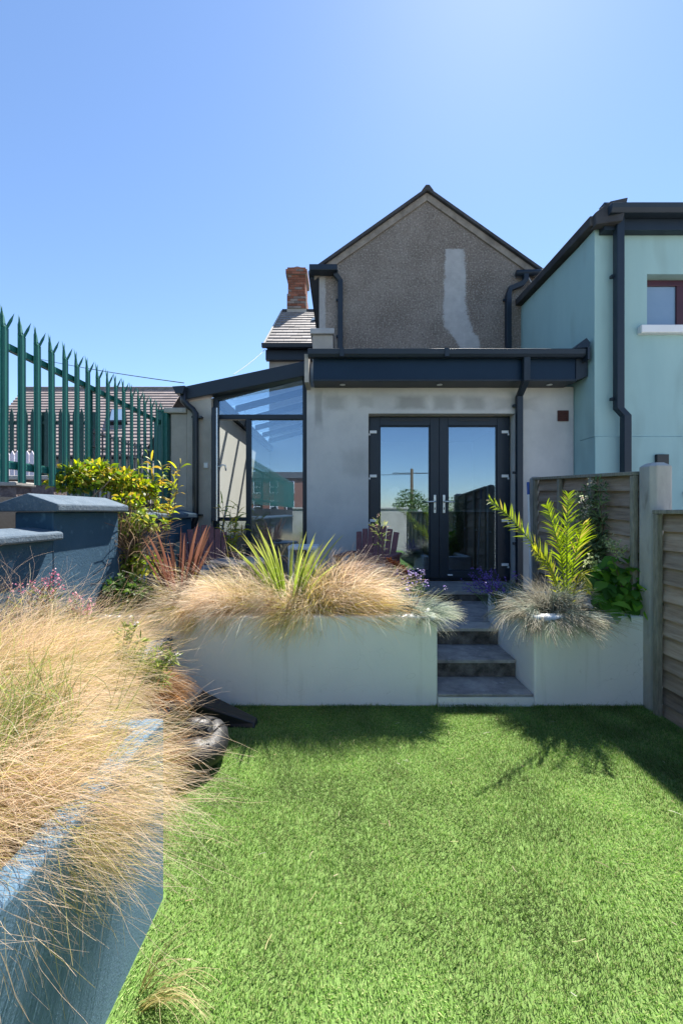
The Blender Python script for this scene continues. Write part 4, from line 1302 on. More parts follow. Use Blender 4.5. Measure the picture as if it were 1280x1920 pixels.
for i in range(nr):
    t0, t1 = i / nr, (i + 1) / nr + 0.01
    ya, za, yb, zb_ = ry0 + (ry1 - ry0) * t0, rz0 + (rz1 - rz0) * t0, ry0 + (ry1 - ry0) * t1, rz0 + (rz1 - rz0) * t1
    xs0 = xl_e + (xl_r - xl_e) * t0
    x = xs0 - (0.17 if i % 2 else 0)
    while x < xr_ + 0.9 * 0:
        x0, x1 = max(x, xs0), min(x + 0.34, xr_)
        if x1 - x0 > 0.05:
            k = rg.uniform(0.8, 1.15)
            tm.add([(x0, ya, za), (x1, ya, za), (x1, ya - 0.02, za + 0.05), (x0, ya - 0.02, za + 0.05), (x1, yb, zb_ + 0.015), (x0, yb, zb_ + 0.015)],
                   [(0, 1, 2, 3), (3, 2, 4, 5), (0, 3, 5), (1, 4, 2)], (0.33 * k, 0.27 * k, 0.25 * k))
        x += 0.34
ob('roof', tm, 'tilebrown', bh_, kind='stuff')
ob('ridge_tile', MB().tube([(xl_r, ry1, rz1 + 0.02), (xr_, ry1, rz1 + 0.02)], 0.1, 8), 'band', bh_)
ob('wall', MB().box(xl_e + 0.5, 14.6, 1.45, xr_, 21, 3.25), 'oldrender', bh_)
ob('back_slope', MB().prism([(xl_r, ry1, rz1 - 0.01), (xr_, ry1, rz1 - 0.01), (xr_, 22, rz0), (xl_r - 3, 22, rz0)], (0, 0, -0.1)), 'slab', bh_)
def on_roof(px, py):
    # where the view ray meets the roof slope
    d = 14.0
    for _ in range(60):
        p = P(px, py, d)
        zr = rz0 + (rz1 - rz0) * (d - ry0) / (ry1 - ry0)
        d += (p.z - zr) * -0.4 if False else 0.07
        if p.z <= zr + 0.06: break
    return p
qs = [on_roof(206, 797), on_roof(240, 796), on_roof(237, 772), on_roof(211, 773)]
rn = Vector((0, -(rz1 - rz0), ry1 - ry0)).normalized()
sk = ob('skylight', MB().prism(qs, rn * 0.14), 'black', bh_)
qc = sum(qs, Vector()) / 4
ob('pane', MB().prism([qc.lerp(q, 0.84) + rn * 0.142 for q in qs], rn * 0.02), 'frost', sk)
# overhead wires
def wire(label, a, b_, sag, r=0.008):
    a, b_ = Vector(a), Vector(b_)
    pts = [a.lerp(b_, k / 16) - Vector((0, 0, sag * 4 * (k / 16) * (1 - k / 16))) for k in range(17)]
    ob('overhead_wire', MB().tube(pts, r, 5), 'wire', label=label, cat='wire', group='overhead wires')
wire('thin overhead wire sagging from the lean to corner towards the far left', P(345, 718, 5.3), P(-40, 640, 14), 0.12, 0.006)
wire('thin service wire from the slate eaves down to the lean to roof', P(497, 655, 10), P(438, 702, 7.2), 0.03, 0.005)

# ------------------------------------------------------------------ behind the camera (mirrored in the glass)
bwl = thing('back_wall', 'rendered garden wall behind the camera, mirrored in the doors', 'wall', (0, -4.3, 0))
ob('wall', MB().box(-1.78, -4.5, -0.04, 2.4, -4.25, 1.5), 'oldrender', bwl)
ob('coping', MB().box(-1.78, -4.56, 1.502, 2.45, -4.2, 1.57), 'coping', bwl, bevel=0.012)
up = thing('utility_pole', 'utility pole far behind the camera, mirrored in the left door', 'pole', (8.6, -40, 0))
ob('pole', MB().tube([(8.6, -40, -0.04), (8.6, -40, 6.7)], [0.22, 0.17], 10), 'bark', up)
ob('cross_arm', MB().box(6.2, -40.06, 6.1, 11.2, -39.94, 6.2), 'wire', up)
wire('wire strung from the utility pole behind the camera', (8.6, -40, 6.0), (-30, -42, 6.6), 0.3, 0.03)
hb = thing('brick_terrace', 'brick terrace with white sash windows, mirrored in the lean to glass', 'house', (-6, -36, 0))
ob('wall', MB().box(-22, -40, -0.04, -1.5, -36, 5.2), 'redbrickwall', hb)
ob('roof', MB().prism([(-22.2, -35.7, 5.2), (-22.2, -38, 6.1), (-22.2, -40.3, 5.2)], (20.9, 0, 0)), 'slab', hb)
for k in range(11):
    xx = -21 + k * 1.85
    for zz in (1.3, 3.5):
        fw = MB(); frame_rect(fw, xx, zz, xx + 0.9, zz + 1.4, 0.09, 0.09, 0.09, 0.09, -35.998, -35.95); fw.box(xx + 0.09, -35.998, zz + 0.68, xx + 0.81, -35.955, zz + 0.74)
        wo_ = ob('window', fw, 'whiteplastic', hb)
        ob('pane', MB().box(xx + 0.08, -35.999, zz + 0.08, xx + 0.82, -35.98, zz + 1.32), 'black', wo_)


# ================================================================== FURNITURE ON THE PATIO
def slat_chair(label, c, rz):
    o = thing('garden_chair', label, 'chair', (0, 0, 0), 'slatted garden chairs on the patio')
    base = Vector((0, 0, 0))
    ORG[o.name] = Vector((0, 0, 0))
    w_ = 0.46
    # local frame: the chair faces -y, back towards +y
    for k in range(7):
        x = -w_ / 2 + 0.035 + k * (w_ - 0.07) / 6
        h = 0.88 - 0.035 * abs(k - 3) ** 1.4 * 0.5
        ob('back_slat', MB().bar((x * 0.9, 0.17, 0.32), (x * 1.12, 0.33, h), 0.062, 0.018, (0, -1, 0.3)), 'chair', o, bevel=0.004)
    ob('back_rail', MB().bar((-w_ / 2, 0.27, 0.52), (w_ / 2, 0.27, 0.52), 0.03, 0.05), 'chair', o)
    for k in range(6):
        ob('seat_slat', MB().box(-w_ / 2, -0.27 + k * 0.075, 0.385 - k * 0.012, w_ / 2, -0.205 + k * 0.075, 0.405 - k * 0.012), 'chair', o, bevel=0.004)
    for s in (-1, 1):
        ob('arm', MB().box(s * w_ / 2 - 0.04 + s * 0.03, -0.3, 0.56, s * w_ / 2 + 0.04 + s * 0.03, 0.24, 0.585), 'chair', o, bevel=0.005)
        ob('leg', MB().box(s * w_ / 2 - 0.02 + s * 0.03, -0.27, 0, s * w_ / 2 + 0.02 + s * 0.03, -0.21, 0.558), 'chair', o)
        ob('leg', MB().bar((s * w_ / 2 + s * 0.03, 0.3, 0), (s * w_ / 2 + s * 0.03, 0.2, 0.558), 0.04, 0.06), 'chair', o)
    ob('cushion', MB().box(-w_ / 2 + 0.02, -0.26, 0.408, w_ / 2 - 0.02, 0.15, 0.465), 'cushion', o, bevel=0.022, segs=3)
    o.location = c
    o.rotation_euler = (0, 0, rz)
    return o
slat_chair('dark red slatted garden chair beside the red spiky plant', (P(394, 0, 4.25).x - 0.02, 4.3, 0.375), math.radians(28))
slat_chair('dark red slatted garden chair in front of the grey wall by the doors', (P(690, 0, 4.3).x + 0.02, 4.42, 0.375), math.radians(-20))
tb = thing('patio_table', 'low round grey metal table half hidden behind planter grass', 'table', (P(450, 0, 4.1).x, 4.15, 0.375))
tc_ = Vector((P(450, 0, 4.1).x, 4.15, 0.375))
ob('table_top', MB().lathe((tc_.x, tc_.y, tc_.z + 0.52), [(0.29, 0), (0.3, 0.01), (0.3, 0.025), (0.28, 0.03)], 28), 'metaltop', tb)
for k in range(3):
    a = k * 2.094 + 0.4
    ob('leg', MB().tube([tc_ + Vector((math.cos(a) * 0.05, math.sin(a) * 0.05, 0.52)), tc_ + Vector((math.cos(a) * 0.24, math.sin(a) * 0.24, 0.0))], 0.012, 6), 'metaltop', tb)
sc_ = Vector((P(570, 0, 4.6).x, 4.6, 0.375))
sd = thing('side_table', 'small white square side table against the grey wall', 'table', sc_)
ob('table_top', MB().box(sc_.x - 0.16, sc_.y - 0.16, sc_.z + 0.62, sc_.x + 0.16, sc_.y + 0.16, sc_.z + 0.66), 'whiteplastic', sd, bevel=0.006)
for sx in (-1, 1):
    for sy in (-1, 1):
        ob('leg', MB().box(sc_.x + sx * 0.14 - 0.015, sc_.y + sy * 0.14 - 0.015, sc_.z, sc_.x + sx * 0.14 + 0.015, sc_.y + sy * 0.14 + 0.015, sc_.z + 0.618), 'whiteplastic', sd)

# ================================================================== THINGS IN THE NOOK BY THE RAISED BED
# black wedge shaped tray lying against the planter foot
ta, tb_ = P(372, 1357, 2.78), P(478, 1360, 2.74)
w = MB()
pts = [(-0.98, 2.72, 0.002), (-0.56, 2.68, 0.002), (-0.55, 2.76, 0.002), (-0.97, 2.93, 0.002)]
top = [(-0.98, 2.73, 0.15), (-0.565, 2.70, 0.035), (-0.555, 2.75, 0.04), (-0.97, 2.91, 0.155)]
w.add(pts + top, [(3, 2, 1, 0), (4, 5, 6, 7)] + [(i, (i + 1) % 4, 4 + (i + 1) % 4, 4 + i) for i in range(4)])
tr = ob('plastic_ramp', w, 'black', bevel=0.008, label='black plastic wedge lying on the turf against the planter foot', cat='wedge')
def blob_tube(pts, rad, nz=14):
    """a smooth padded roll along a path"""
    m = MB()
    pts = [Vector(p) for p in pts]
    fine, fr = [], []
    n = len(pts)
    for i in range(n - 1):
        p0, p1, p2, p3 = pts[max(i - 1, 0)], pts[i], pts[i + 1], pts[min(i + 2, n - 1)]
        for k in range(6):
            t = k / 6
            fine.append(0.5 * ((2 * p1) + (-p0 + p2) * t + (2 * p0 - 5 * p1 + 4 * p2 - p3) * t * t + (-p0 + 3 * p1 - 3 * p2 + p3) * t ** 3))
            fr.append(rad[i] + (rad[i + 1] - rad[i]) * (t * t * (3 - 2 * t)))
    fine.append(pts[-1]); fr.append(rad[-1])
    m.tube(fine, fr, nz)
    return m
vb_ = thing('vinyl_bag', 'crumpled shiny black vinyl bag on the turf beside blue bed', 'bag', (-0.74, 2.33, 0))
ob('body', blob_tube([(-0.86, 2.30, 0.09), (-0.80, 2.28, 0.10), (-0.72, 2.26, 0.10), (-0.665, 2.30, 0.095), (-0.66, 2.38, 0.09), (-0.69, 2.47, 0.1), (-0.76, 2.52, 0.1), (-0.8, 2.53, 0.09)],
                     [0.02, 0.075, 0.09, 0.075, 0.08, 0.085, 0.08, 0.02]), 'vinyl', vb_, smooth=True)
ob('flap', blob_tube([(-0.84, 2.40, 0.14), (-0.78, 2.38, 0.18), (-0.72, 2.40, 0.17), (-0.69, 2.44, 0.14)], [0.02, 0.06, 0.055, 0.02]), 'vinyl', vb_, smooth=True)
ob('seam', MB().tube([(-0.83, 2.215, 0.135), (-0.76, 2.20, 0.175), (-0.70, 2.215, 0.17), (-0.645, 2.26, 0.16)], 0.006, 6), 'black', vb_, smooth=True)
vb_.location = (-0.80, 2.29, 0)
pt = ob('plant_pot', MB().lathe((0, 0, 0), [(0.055, 0), (0.075, 0.13), (0.085, 0.135), (0.085, 0.16), (0.075, 0.16), (0.068, 0.12), (0.01, 0.11)], 20), 'pot', smooth=False,
        label='grey plastic plant pot lying tipped over beside the black bag', cat='pot')
pt.rotation_euler = (math.radians(-68), 0, math.radians(-35)); pt.location = (-0.86, 2.27, 0.085)

# ================================================================== PLANTS
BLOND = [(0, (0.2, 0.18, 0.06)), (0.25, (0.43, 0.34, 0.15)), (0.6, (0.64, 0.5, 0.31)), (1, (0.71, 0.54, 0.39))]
GREENY = [(0, (0.12, 0.17, 0.03)), (0.5, (0.42, 0.42, 0.1)), (1, (0.55, 0.45, 0.2))]
GOLD = [(0, (0.2, 0.24, 0.03)), (0.4, (0.48, 0.46, 0.09)), (0.75, (0.6, 0.46, 0.2)), (1, (0.66, 0.47, 0.3))]
RUST = [(0, (0.12, 0.07, 0.03)), (0.5, (0.35, 0.2, 0.09)), (1, (0.5, 0.28, 0.12))]
FESC = [(0, (0.09, 0.12, 0.06)), (0.4, (0.26, 0.32, 0.26)), (0.8, (0.45, 0.5, 0.42)), (1, (0.5, 0.47, 0.33))]
GREYF = [(0, (0.08, 0.08, 0.05)), (0.35, (0.26, 0.26, 0.21)), (0.75, (0.42, 0.39, 0.32)), (1, (0.5, 0.44, 0.32))]


def clump(label, loc, sets, name='feather_grass', cat='grass clump', group='clumps of blond feather grass', mat='straw', seed=1):
    """one plant: sets of blades, a part each"""
    rng = np.random.default_rng(seed)
    o = thing(name, label, cat, loc, group)
    for nm, kw in sets:
        np_ob(nm, [blades(rng, **kw)], mat, o)
    return o


def fg(c, n=3200, L=0.62, wind=(0.55, -0.05, 0), droop=0.25, spread=0.7, rx=0.16, ry=0.16, width=0.0022, stops=BLOND, alt=(0.45, GREENY), **k):
    d = dict(c=c, rx=rx, ry=ry, n=n, L=L, wind=wind, spread=spread, droop=droop, width=width, stops=stops, alt=alt, seg=9, jit=0.06)
    d.update(k)
    return d


G = 'clumps of blond feather grass'
zb1, zb2 = PZ - 0.06, 0.47
spec = [   # label, foot, blades, length, wind, droop, lift at the foot
    ('blond grass clump spilling furthest over the blue bed onto the turf', (-0.95, 1.2, zb1), 2200, 0.35, (0.55, -0.02, 0), 0.24, 0.05),
    ('blond grass clump at the lower left edge hanging over the blue bed', (-1.05, 1.02, zb1), 700, 0.32, (0.55, 0.05, 0), 0.2, 0.3),
    ('pale blond grass clump in the middle of the blue raised bed', (-1.36, 1.45, zb1), 2600, 0.38, (0.5, 0.0, 0), 0.2, 0.55),
    ('tall blond grass clump at the left edge above the raised bed', (-1.66, 1.78, 0.5), 2800, 0.52, (0.45, 0.0, 0), 0.14, 0.9),
    ('blond grass clump with green weeds below the stepped blue coping', (-1.62, 2.12, zb2), 2800, 0.50, (0.45, 0.02, 0), 0.16, 0.9),
    ('far blond grass clump at the back end of the raised bed', (-1.64, 2.42, zb2), 2200, 0.36, (0.35, -0.1, 0), 0.25, 0.7),
    ('blond grass clump over the inner corner of the raised bed', (-1.30, 1.74, 0.5), 2600, 0.34, (0.5, -0.04, 0), 0.22, 0.7),
    ('low blond grass clump at the left frame edge near the camera', (-1.08, 1.12, zb1), 1700, 0.33, (0.5, 0.0, 0), 0.18, 0.5),
]
TIP = [(0, (0.45, 0.38, 0.2)), (0.5, (0.72, 0.56, 0.4)), (1, (0.78, 0.61, 0.48))]
for i, (lab, c, n, L, wind, dr, up) in enumerate(spec):
    k = dict(up=up, w0=0.95, loose=0.16, rx=0.2, ry=0.2, spread=0.45)
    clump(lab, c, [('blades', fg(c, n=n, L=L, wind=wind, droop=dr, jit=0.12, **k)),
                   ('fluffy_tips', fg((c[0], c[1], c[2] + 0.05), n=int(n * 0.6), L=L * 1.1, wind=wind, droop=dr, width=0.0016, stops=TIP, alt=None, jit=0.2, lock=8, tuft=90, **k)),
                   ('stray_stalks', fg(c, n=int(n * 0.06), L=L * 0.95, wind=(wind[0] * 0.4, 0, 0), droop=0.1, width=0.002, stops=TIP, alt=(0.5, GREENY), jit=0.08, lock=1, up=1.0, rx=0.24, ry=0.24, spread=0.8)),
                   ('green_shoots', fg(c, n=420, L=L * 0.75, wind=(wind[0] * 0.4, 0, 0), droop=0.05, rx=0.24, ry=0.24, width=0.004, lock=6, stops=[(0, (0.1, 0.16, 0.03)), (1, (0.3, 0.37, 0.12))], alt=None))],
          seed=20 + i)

# planter grasses
pz = PZ - 0.06
PINK = [(0, (0.5, 0.42, 0.22)), (0.5, (0.8, 0.65, 0.48)), (1, (0.86, 0.7, 0.58))]
c = (-0.84, 3.24, pz)
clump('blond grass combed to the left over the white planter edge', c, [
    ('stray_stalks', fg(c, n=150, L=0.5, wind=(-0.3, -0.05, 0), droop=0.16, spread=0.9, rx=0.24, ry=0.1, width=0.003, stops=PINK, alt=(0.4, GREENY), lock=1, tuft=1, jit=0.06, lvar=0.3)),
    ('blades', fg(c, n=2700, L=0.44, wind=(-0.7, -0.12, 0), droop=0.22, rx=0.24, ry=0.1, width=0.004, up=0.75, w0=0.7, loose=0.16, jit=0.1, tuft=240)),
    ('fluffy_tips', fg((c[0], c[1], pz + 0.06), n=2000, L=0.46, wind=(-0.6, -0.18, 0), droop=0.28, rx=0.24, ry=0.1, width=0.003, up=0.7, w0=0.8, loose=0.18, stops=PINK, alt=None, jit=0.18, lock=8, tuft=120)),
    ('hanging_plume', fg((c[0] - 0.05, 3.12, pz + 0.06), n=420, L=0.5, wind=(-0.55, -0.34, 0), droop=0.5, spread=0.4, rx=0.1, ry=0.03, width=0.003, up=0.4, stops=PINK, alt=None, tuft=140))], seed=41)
c = (-0.40, 3.24, pz)
clump('blond grass tuft radiating below the lime spiky plant', c, [
    ('stray_stalks', fg(c, n=150, L=0.5, wind=(-0.1, -0.05, 0), droop=0.16, spread=0.9, rx=0.24, ry=0.1, width=0.003, stops=PINK, alt=(0.4, GREENY), lock=1, tuft=1, jit=0.06, lvar=0.3)),
    ('blades', fg(c, n=1900, L=0.34, wind=(-0.38, -0.14, 0), droop=0.24, spread=1.2, rx=0.2, ry=0.12, width=0.004, up=0.9, loose=0.16, jit=0.1, tuft=160)),
    ('fluffy_tips', fg((c[0], c[1], pz + 0.06), n=1200, L=0.34, wind=(-0.3, -0.16, 0), droop=0.28, spread=1.2, rx=0.2, ry=0.1, width=0.003, up=0.8, loose=0.2, stops=PINK, alt=None, jit=0.2, lock=8, tuft=80)),
    ('hanging_plume', fg((c[0] - 0.08, c[1] - 0.12, pz + 0.05), n=240, L=0.36, wind=(-0.2, -0.5, 0), droop=0.9, spread=0.5, rx=0.06, ry=0.03, width=0.003, stops=PINK, alt=None))], seed=42)
c = (-0.04, 3.26, pz)
clump('golden green grass fountain swept right over the white planter', c, [
    ('stray_stalks', fg(c, n=150, L=0.5, wind=(0.25, -0.05, 0), droop=0.16, spread=0.9, rx=0.24, ry=0.1, width=0.003, stops=PINK, alt=(0.4, GREENY), lock=1, tuft=1, jit=0.06, lvar=0.3)),
    ('blades', fg(c, n=3400, L=0.42, wind=(0.55, -0.1, 0), droop=0.22, spread=0.8, rx=0.18, ry=0.12, width=0.004, up=0.9, loose=0.14, jit=0.07, stops=GOLD, alt=(0.2, BLOND), tuft=240)),
    ('fluffy_tips', fg((c[0] + 0.05, c[1], pz + 0.08), n=2200, L=0.44, wind=(0.6, -0.14, 0), droop=0.32, rx=0.17, ry=0.1, width=0.003, up=0.85, loose=0.18, stops=PINK, alt=None, jit=0.16, lock=8, tuft=110))], seed=43)
c = (0.08, 3.42, pz)
clump('upright blond grass with feathery seed heads before the grey wall', c, [
    ('blades', fg(c, n=1300, L=0.42, wind=(0.35, -0.02, 0), droop=0.1, spread=0.6, rx=0.2, ry=0.12, width=0.004)),
    ('seed_heads', fg((c[0], c[1], pz + 0.24), n=700, L=0.28, wind=(0.5, 0, 0), droop=0.2, rx=0.26, ry=0.1, width=0.003, stops=[(0, (0.4, 0.3, 0.18)), (1, (0.62, 0.45, 0.36))], alt=None, jit=0.16))], seed=44)
c = (-0.85, 3.45, pz)
clump('thin brown grass stalks standing behind the red spiky plant', c, [
    ('stalks', fg(c, n=600, L=0.36, wind=(0.1, 0, 0), droop=0.12, spread=0.7, rx=0.42, ry=0.14, width=0.004, stops=[(0, (0.14, 0.12, 0.05)), (1, (0.52, 0.38, 0.24))], alt=(0.3, GREENY)))], seed=45)
c = (-1.25, 3.25, pz)
clump('straw coloured grass at the left end of the white planter', c, [
    ('blades', fg(c, n=2200, L=0.3, wind=(-0.25, -0.3, 0), droop=0.4, spread=1.1, rx=0.22, ry=0.13, width=0.004))], seed=46)
c = (0.55, 3.17, pz + 0.02)
clump('blue grey fescue tuft on the right end of the long planter', c, [
    ('blades', dict(c=c, rx=0.13, ry=0.1, n=3000, L=0.225, wind=(0.05, -0.1, 0), spread=1.9, droop=0.22, width=0.004, stops=FESC, seg=6, jit=0.03, up=0.75))],
    name='fescue', group='fescue tufts', mat='leaf_dull', seed=47)
c = (1.60, 3.17, pz + 0.02)
clump('grey fescue mound spilling over the short white planter', c, [
    ('blades', dict(c=c, rx=0.2, ry=0.14, n=4600, L=0.27, wind=(0.0, -0.16, 0), spread=2.0, droop=0.3, width=0.004, stops=GREYF, seg=7, jit=0.03, up=0.7, alt=(0.3, FESC)))],
    name='fescue', group='fescue tufts', mat='leaf_dull', seed=48)


# spiky plants
def spiky(label, name, c, n, L, width, stops, spread, seed, droop=0.12, mat='leaf'):
    rng = np.random.default_rng(seed)
    o = thing(name, label, 'plant', c)
    for k in range(n):
        a = rng.random() * 6.283
        r = 0.25 + 0.75 * rng.random()
        d0 = np.array([[math.cos(a) * spread * r, math.sin(a) * spread * r * 0.7, 1.0]])
        ln = np.array([L * (0.7 + 0.4 * rng.random())])
        base = np.array([[c[0] + math.cos(a) * 0.04, c[1] + math.sin(a) * 0.03, c[2]]])
        p, _ = grow(base, d0, ln, 8, np.array([[math.cos(a) * 0.06, math.sin(a) * 0.06, -droop * r * r]]), rng)
        w_ = width * np.interp(np.linspace(0, 1, 9), [0, 0.15, 0.5, 0.85, 1], [0.7, 0.9, 1, 0.6, 0.03])
        side = unit(np.cross(p[:, -1] - p[:, 0], np.array([[math.sin(a * 3 + k), 1.6, 0.2]])))
        # a keeled leaf: two strips meeting at a fold
        fold = unit(np.cross(side, p[:, -1] - p[:, 0])) * width * 0.22
        cc = (lerp_cols(stops, 9) * (0.8 + 0.4 * rng.random()))[None]
        hw = (w_ * 0.5)
        mid = p + fold[:, None, :] * (w_ / width)[None, :, None]
        l_ = p - side[:, None, :] * hw[None, :, None]
        r_ = p + side[:, None, :] * hw[None, :, None]
        v = np.stack([l_, mid, r_], 2).reshape(-1, 3)
        f = []
        for i in range(8):
            q = i * 3
            f += [(q, q + 1, q + 4, q + 3), (q + 1, q + 2, q + 5, q + 4)]
        col = np.repeat(cc[0][:, None, :], 3, 1).reshape(-1, 3)
        np_ob('leaf', [(v, np.array(f), col)], mat, o)
    return o
spiky('lime green spiky plant standing in the middle of the long planter', 'cabbage_palm', (P(540, 0, 3.2).x, 3.22, pz), 44, 0.70, 0.018,
      [(0, (0.15, 0.2, 0.05)), (0.5, (0.21, 0.29, 0.05)), (1, (0.36, 0.38, 0.12))], 0.62, 5, 0.12)
spiky('dark red spiky plant at the left of the long planter', 'red_flax', (P(338, 0, 3.3).x, 3.3, pz), 28, 0.70, 0.028,
      [(0, (0.09, 0.04, 0.035)), (0.5, (0.13, 0.06, 0.045)), (1, (0.17, 0.09, 0.065))], 0.4, 8, 0.05)


# leafy plants
def leafy(name, label, loc, clouds, palette, length, width, mat='leaf', seed=1, stems_=(), up=0.3, curl=0.5, cat='plant', var=0.2, extra=None, stem_mat='bark', face=None, shape=None):
    rng = np.random.default_rng(seed)
    o = thing(name, label, cat, loc)
    parts = []
    for (c, rad, n) in clouds:
        d = unit(rng.normal(0, 1, (n, 3)))
        r = rng.random(n) ** 0.45
        pos = np.array(c) + d * r[:, None] * np.array(rad)
        dirs = unit(d * np.array([1, 1, 0.6]) + rng.normal(0, 0.55, (n, 3)) + np.array([0, 0, up]))
        ln = length * (0.6 + 0.7 * rng.random(n))
        parts.append(leaf_set(rng, pos, dirs, ln, width * (0.7 + 0.5 * rng.random(n)), pick(rng, n, palette, var), curl, 4, face, shape))
    np_ob('foliage', parts, mat, o)
    if stems_:
        m = MB()
        for pts, r in stems_:
            stems(m, [pts], r)
        ob('stem', m, stem_mat, o)
    if extra:
        for nm, prt, mt in extra(rng):
            np_ob(nm, prt, mt, o, kind='stuff')
    return o
YG = [(0.32, 0.36, 0.03), (0.22, 0.3, 0.03), (0.42, 0.4, 0.05), (0.14, 0.22, 0.03), (0.4, 0.3, 0.06), (0.1, 0.17, 0.03)]
cl_ = [(P(145, 895, 3.55), (0.17, 0.16, 0.12), 420), (P(185, 890, 3.75), (0.16, 0.16, 0.13), 420), (P(225, 905, 3.95), (0.17, 0.2, 0.13), 460), (P(262, 915, 4.0), (0.16, 0.2, 0.1), 300),
       (P(120, 905, 3.45), (0.1, 0.12, 0.06), 120), (P(240, 945, 3.75), (0.13, 0.16, 0.1), 240)]
leafy('climbing_shrub', 'yellow green climber heaped on the wall top under the palings', (-2.1, 3.7, 1.3), [(tuple(c), r, n) for c, r, n in cl_], YG, 0.055, 0.032, seed=61, up=0.5, cat='climber',
      stems_=[([(-2.12, 3.5, 1.5), (-2.05, 3.6, 1.62), (-2.0, 3.7, 1.75)], 0.008), ([(-2.14, 3.9, 1.5), (-2.0, 3.95, 1.6), (-1.9, 4.0, 1.7)], 0.008)])
cl_ = [(P(240, 990, 3.55), (0.1, 0.1, 0.12), 170), (P(262, 975, 3.6), (0.1, 0.1, 0.1), 110), (P(245, 1050, 3.5), (0.08, 0.08, 0.16), 170), (P(275, 1060, 3.5), (0.1, 0.1, 0.1), 90), (P(285, 985, 3.7), (0.12, 0.08, 0.05), 60)]
def twigs(rng):
    n = 420
    base = np.column_stack([rng.normal(P(240, 0, 3.55).x, 0.05, n), rng.normal(3.55, 0.06, n), rng.uniform(0.75, 1.0, n)])
    p, _ = grow(base, np.column_stack([rng.normal(0, 0.25, n), rng.normal(0, 0.25, n), np.ones(n)]), 0.3 + 0.35 * rng.random(n), 7, rng.normal(0, 0.35, (n, 3)), rng, 0.12)
    yield 'dead_twigs', [ribbon_arrays(p, 0.004, side_of(p, rng), np.broadcast_to(pick(rng, n, [(0.24, 0.16, 0.1), (0.34, 0.25, 0.17), (0.16, 0.1, 0.07)])[:, None], (n, 8, 3)))], 'leaf_dull'
leafy('trailing_climber', 'climber trailing down the blue wall through dead twigs', (P(245, 0, 3.5).x, 3.5, 0.6), [(tuple(c), r, n) for c, r, n in cl_],
      [(0.3, 0.36, 0.04), (0.2, 0.28, 0.04), (0.12, 0.18, 0.04), (0.36, 0.34, 0.08)], 0.06, 0.03, seed=62, extra=twigs, cat='climber', up=0.0,
      stems_=[([(P(228, 0, 3.45).x, 3.45, 0.6), (P(226, 0, 3.45).x, 3.45, 1.0), (P(225, 0, 3.45).x, 3.46, 1.42)], 0.008), ([(P(240, 0, 3.5).x, 3.5, 0.6), (P(250, 0, 3.5).x, 3.5, 1.05), (P(243, 0, 3.5).x, 3.5, 1.45)], 0.006)])
c0 = P(232, 1110, 3.2)
leafy('dark_shrub', 'dark green leafy shrub at the left corner of the long planter', (c0.x, 3.2, 0.6), [((c0.x, 3.2, 0.74), (0.17, 0.14, 0.17), 520), ((c0.x + 0.14, 3.2, 0.70), (0.12, 0.1, 0.12), 240)],
      [(0.04, 0.09, 0.03), (0.07, 0.13, 0.03), (0.12, 0.2, 0.04), (0.03, 0.06, 0.02)], 0.06, 0.032, seed=63, stems_=[([(c0.x, 3.2, 0.58), (c0.x, 3.2, 0.9)], 0.006)])
cb = P(300, 890, 4.15)
def bamboo(label, root, tops, seed, n=34, L=0.13, name='willow_leaved_shrub'):
    rng = np.random.default_rng(seed)
    o = thing(name, label, 'shrub', root)
    m = MB(); parts = []
    for tpt in tops:
        tpt = Vector(tpt); rt = Vector(root)
        mid = rt.lerp(tpt, 0.5) + Vector((rng.normal(0, 0.02), 0, 0))
        stems(m, [[rt, mid, tpt]], 0.006)
        t = 0.45 + 0.55 * rng.random(n)
        pos = np.array([list(rt.lerp(tpt, float(k))) for k in t]) + rng.normal(0, 0.012, (n, 3))
        dirs = unit(np.column_stack([rng.normal(0, 0.9, n), rng.normal(0, 0.7, n), 0.5 + 0.5 * rng.random(n)]))
        parts.append(leaf_set(rng, pos, dirs, L * (0.6 + 0.6 * rng.random(n)), 0.02 * (0.7 + 0.5 * rng.random(n)),
                              pick(rng, n, [(0.42, 0.44, 0.05), (0.3, 0.38, 0.05), (0.5, 0.42, 0.07), (0.5, 0.34, 0.07), (0.24, 0.34, 0.08)]), 0.45, 5, None, [0.2, 0.9, 1, 0.6, 0.02]))
    np_ob('foliage', parts, 'leaf', o)
    ob('stem', m, 'bark', o)
    return o
bamboo('yellow narrow leaved shrub rising in front of the grey pier', (P(305, 0, 4.1).x, 4.1, 0.9), [P(258, 868, 4.0), P(282, 858, 4.1), P(305, 872, 4.15), P(325, 905, 4.05), P(338, 870, 4.0), P(290, 905, 4.1), P(268, 900, 4.05)], 71, 26)
bamboo('lime leaved bamboo showing through the open casement', (P(430, 0, 4.7).x, 4.7, 0.375), [P(418, 940, 4.7), P(432, 955, 4.75), P(446, 945, 4.7), P(455, 985, 4.65), P(425, 990, 4.7), P(440, 1000, 4.7)], 72, 22, 0.16, 'bamboo')


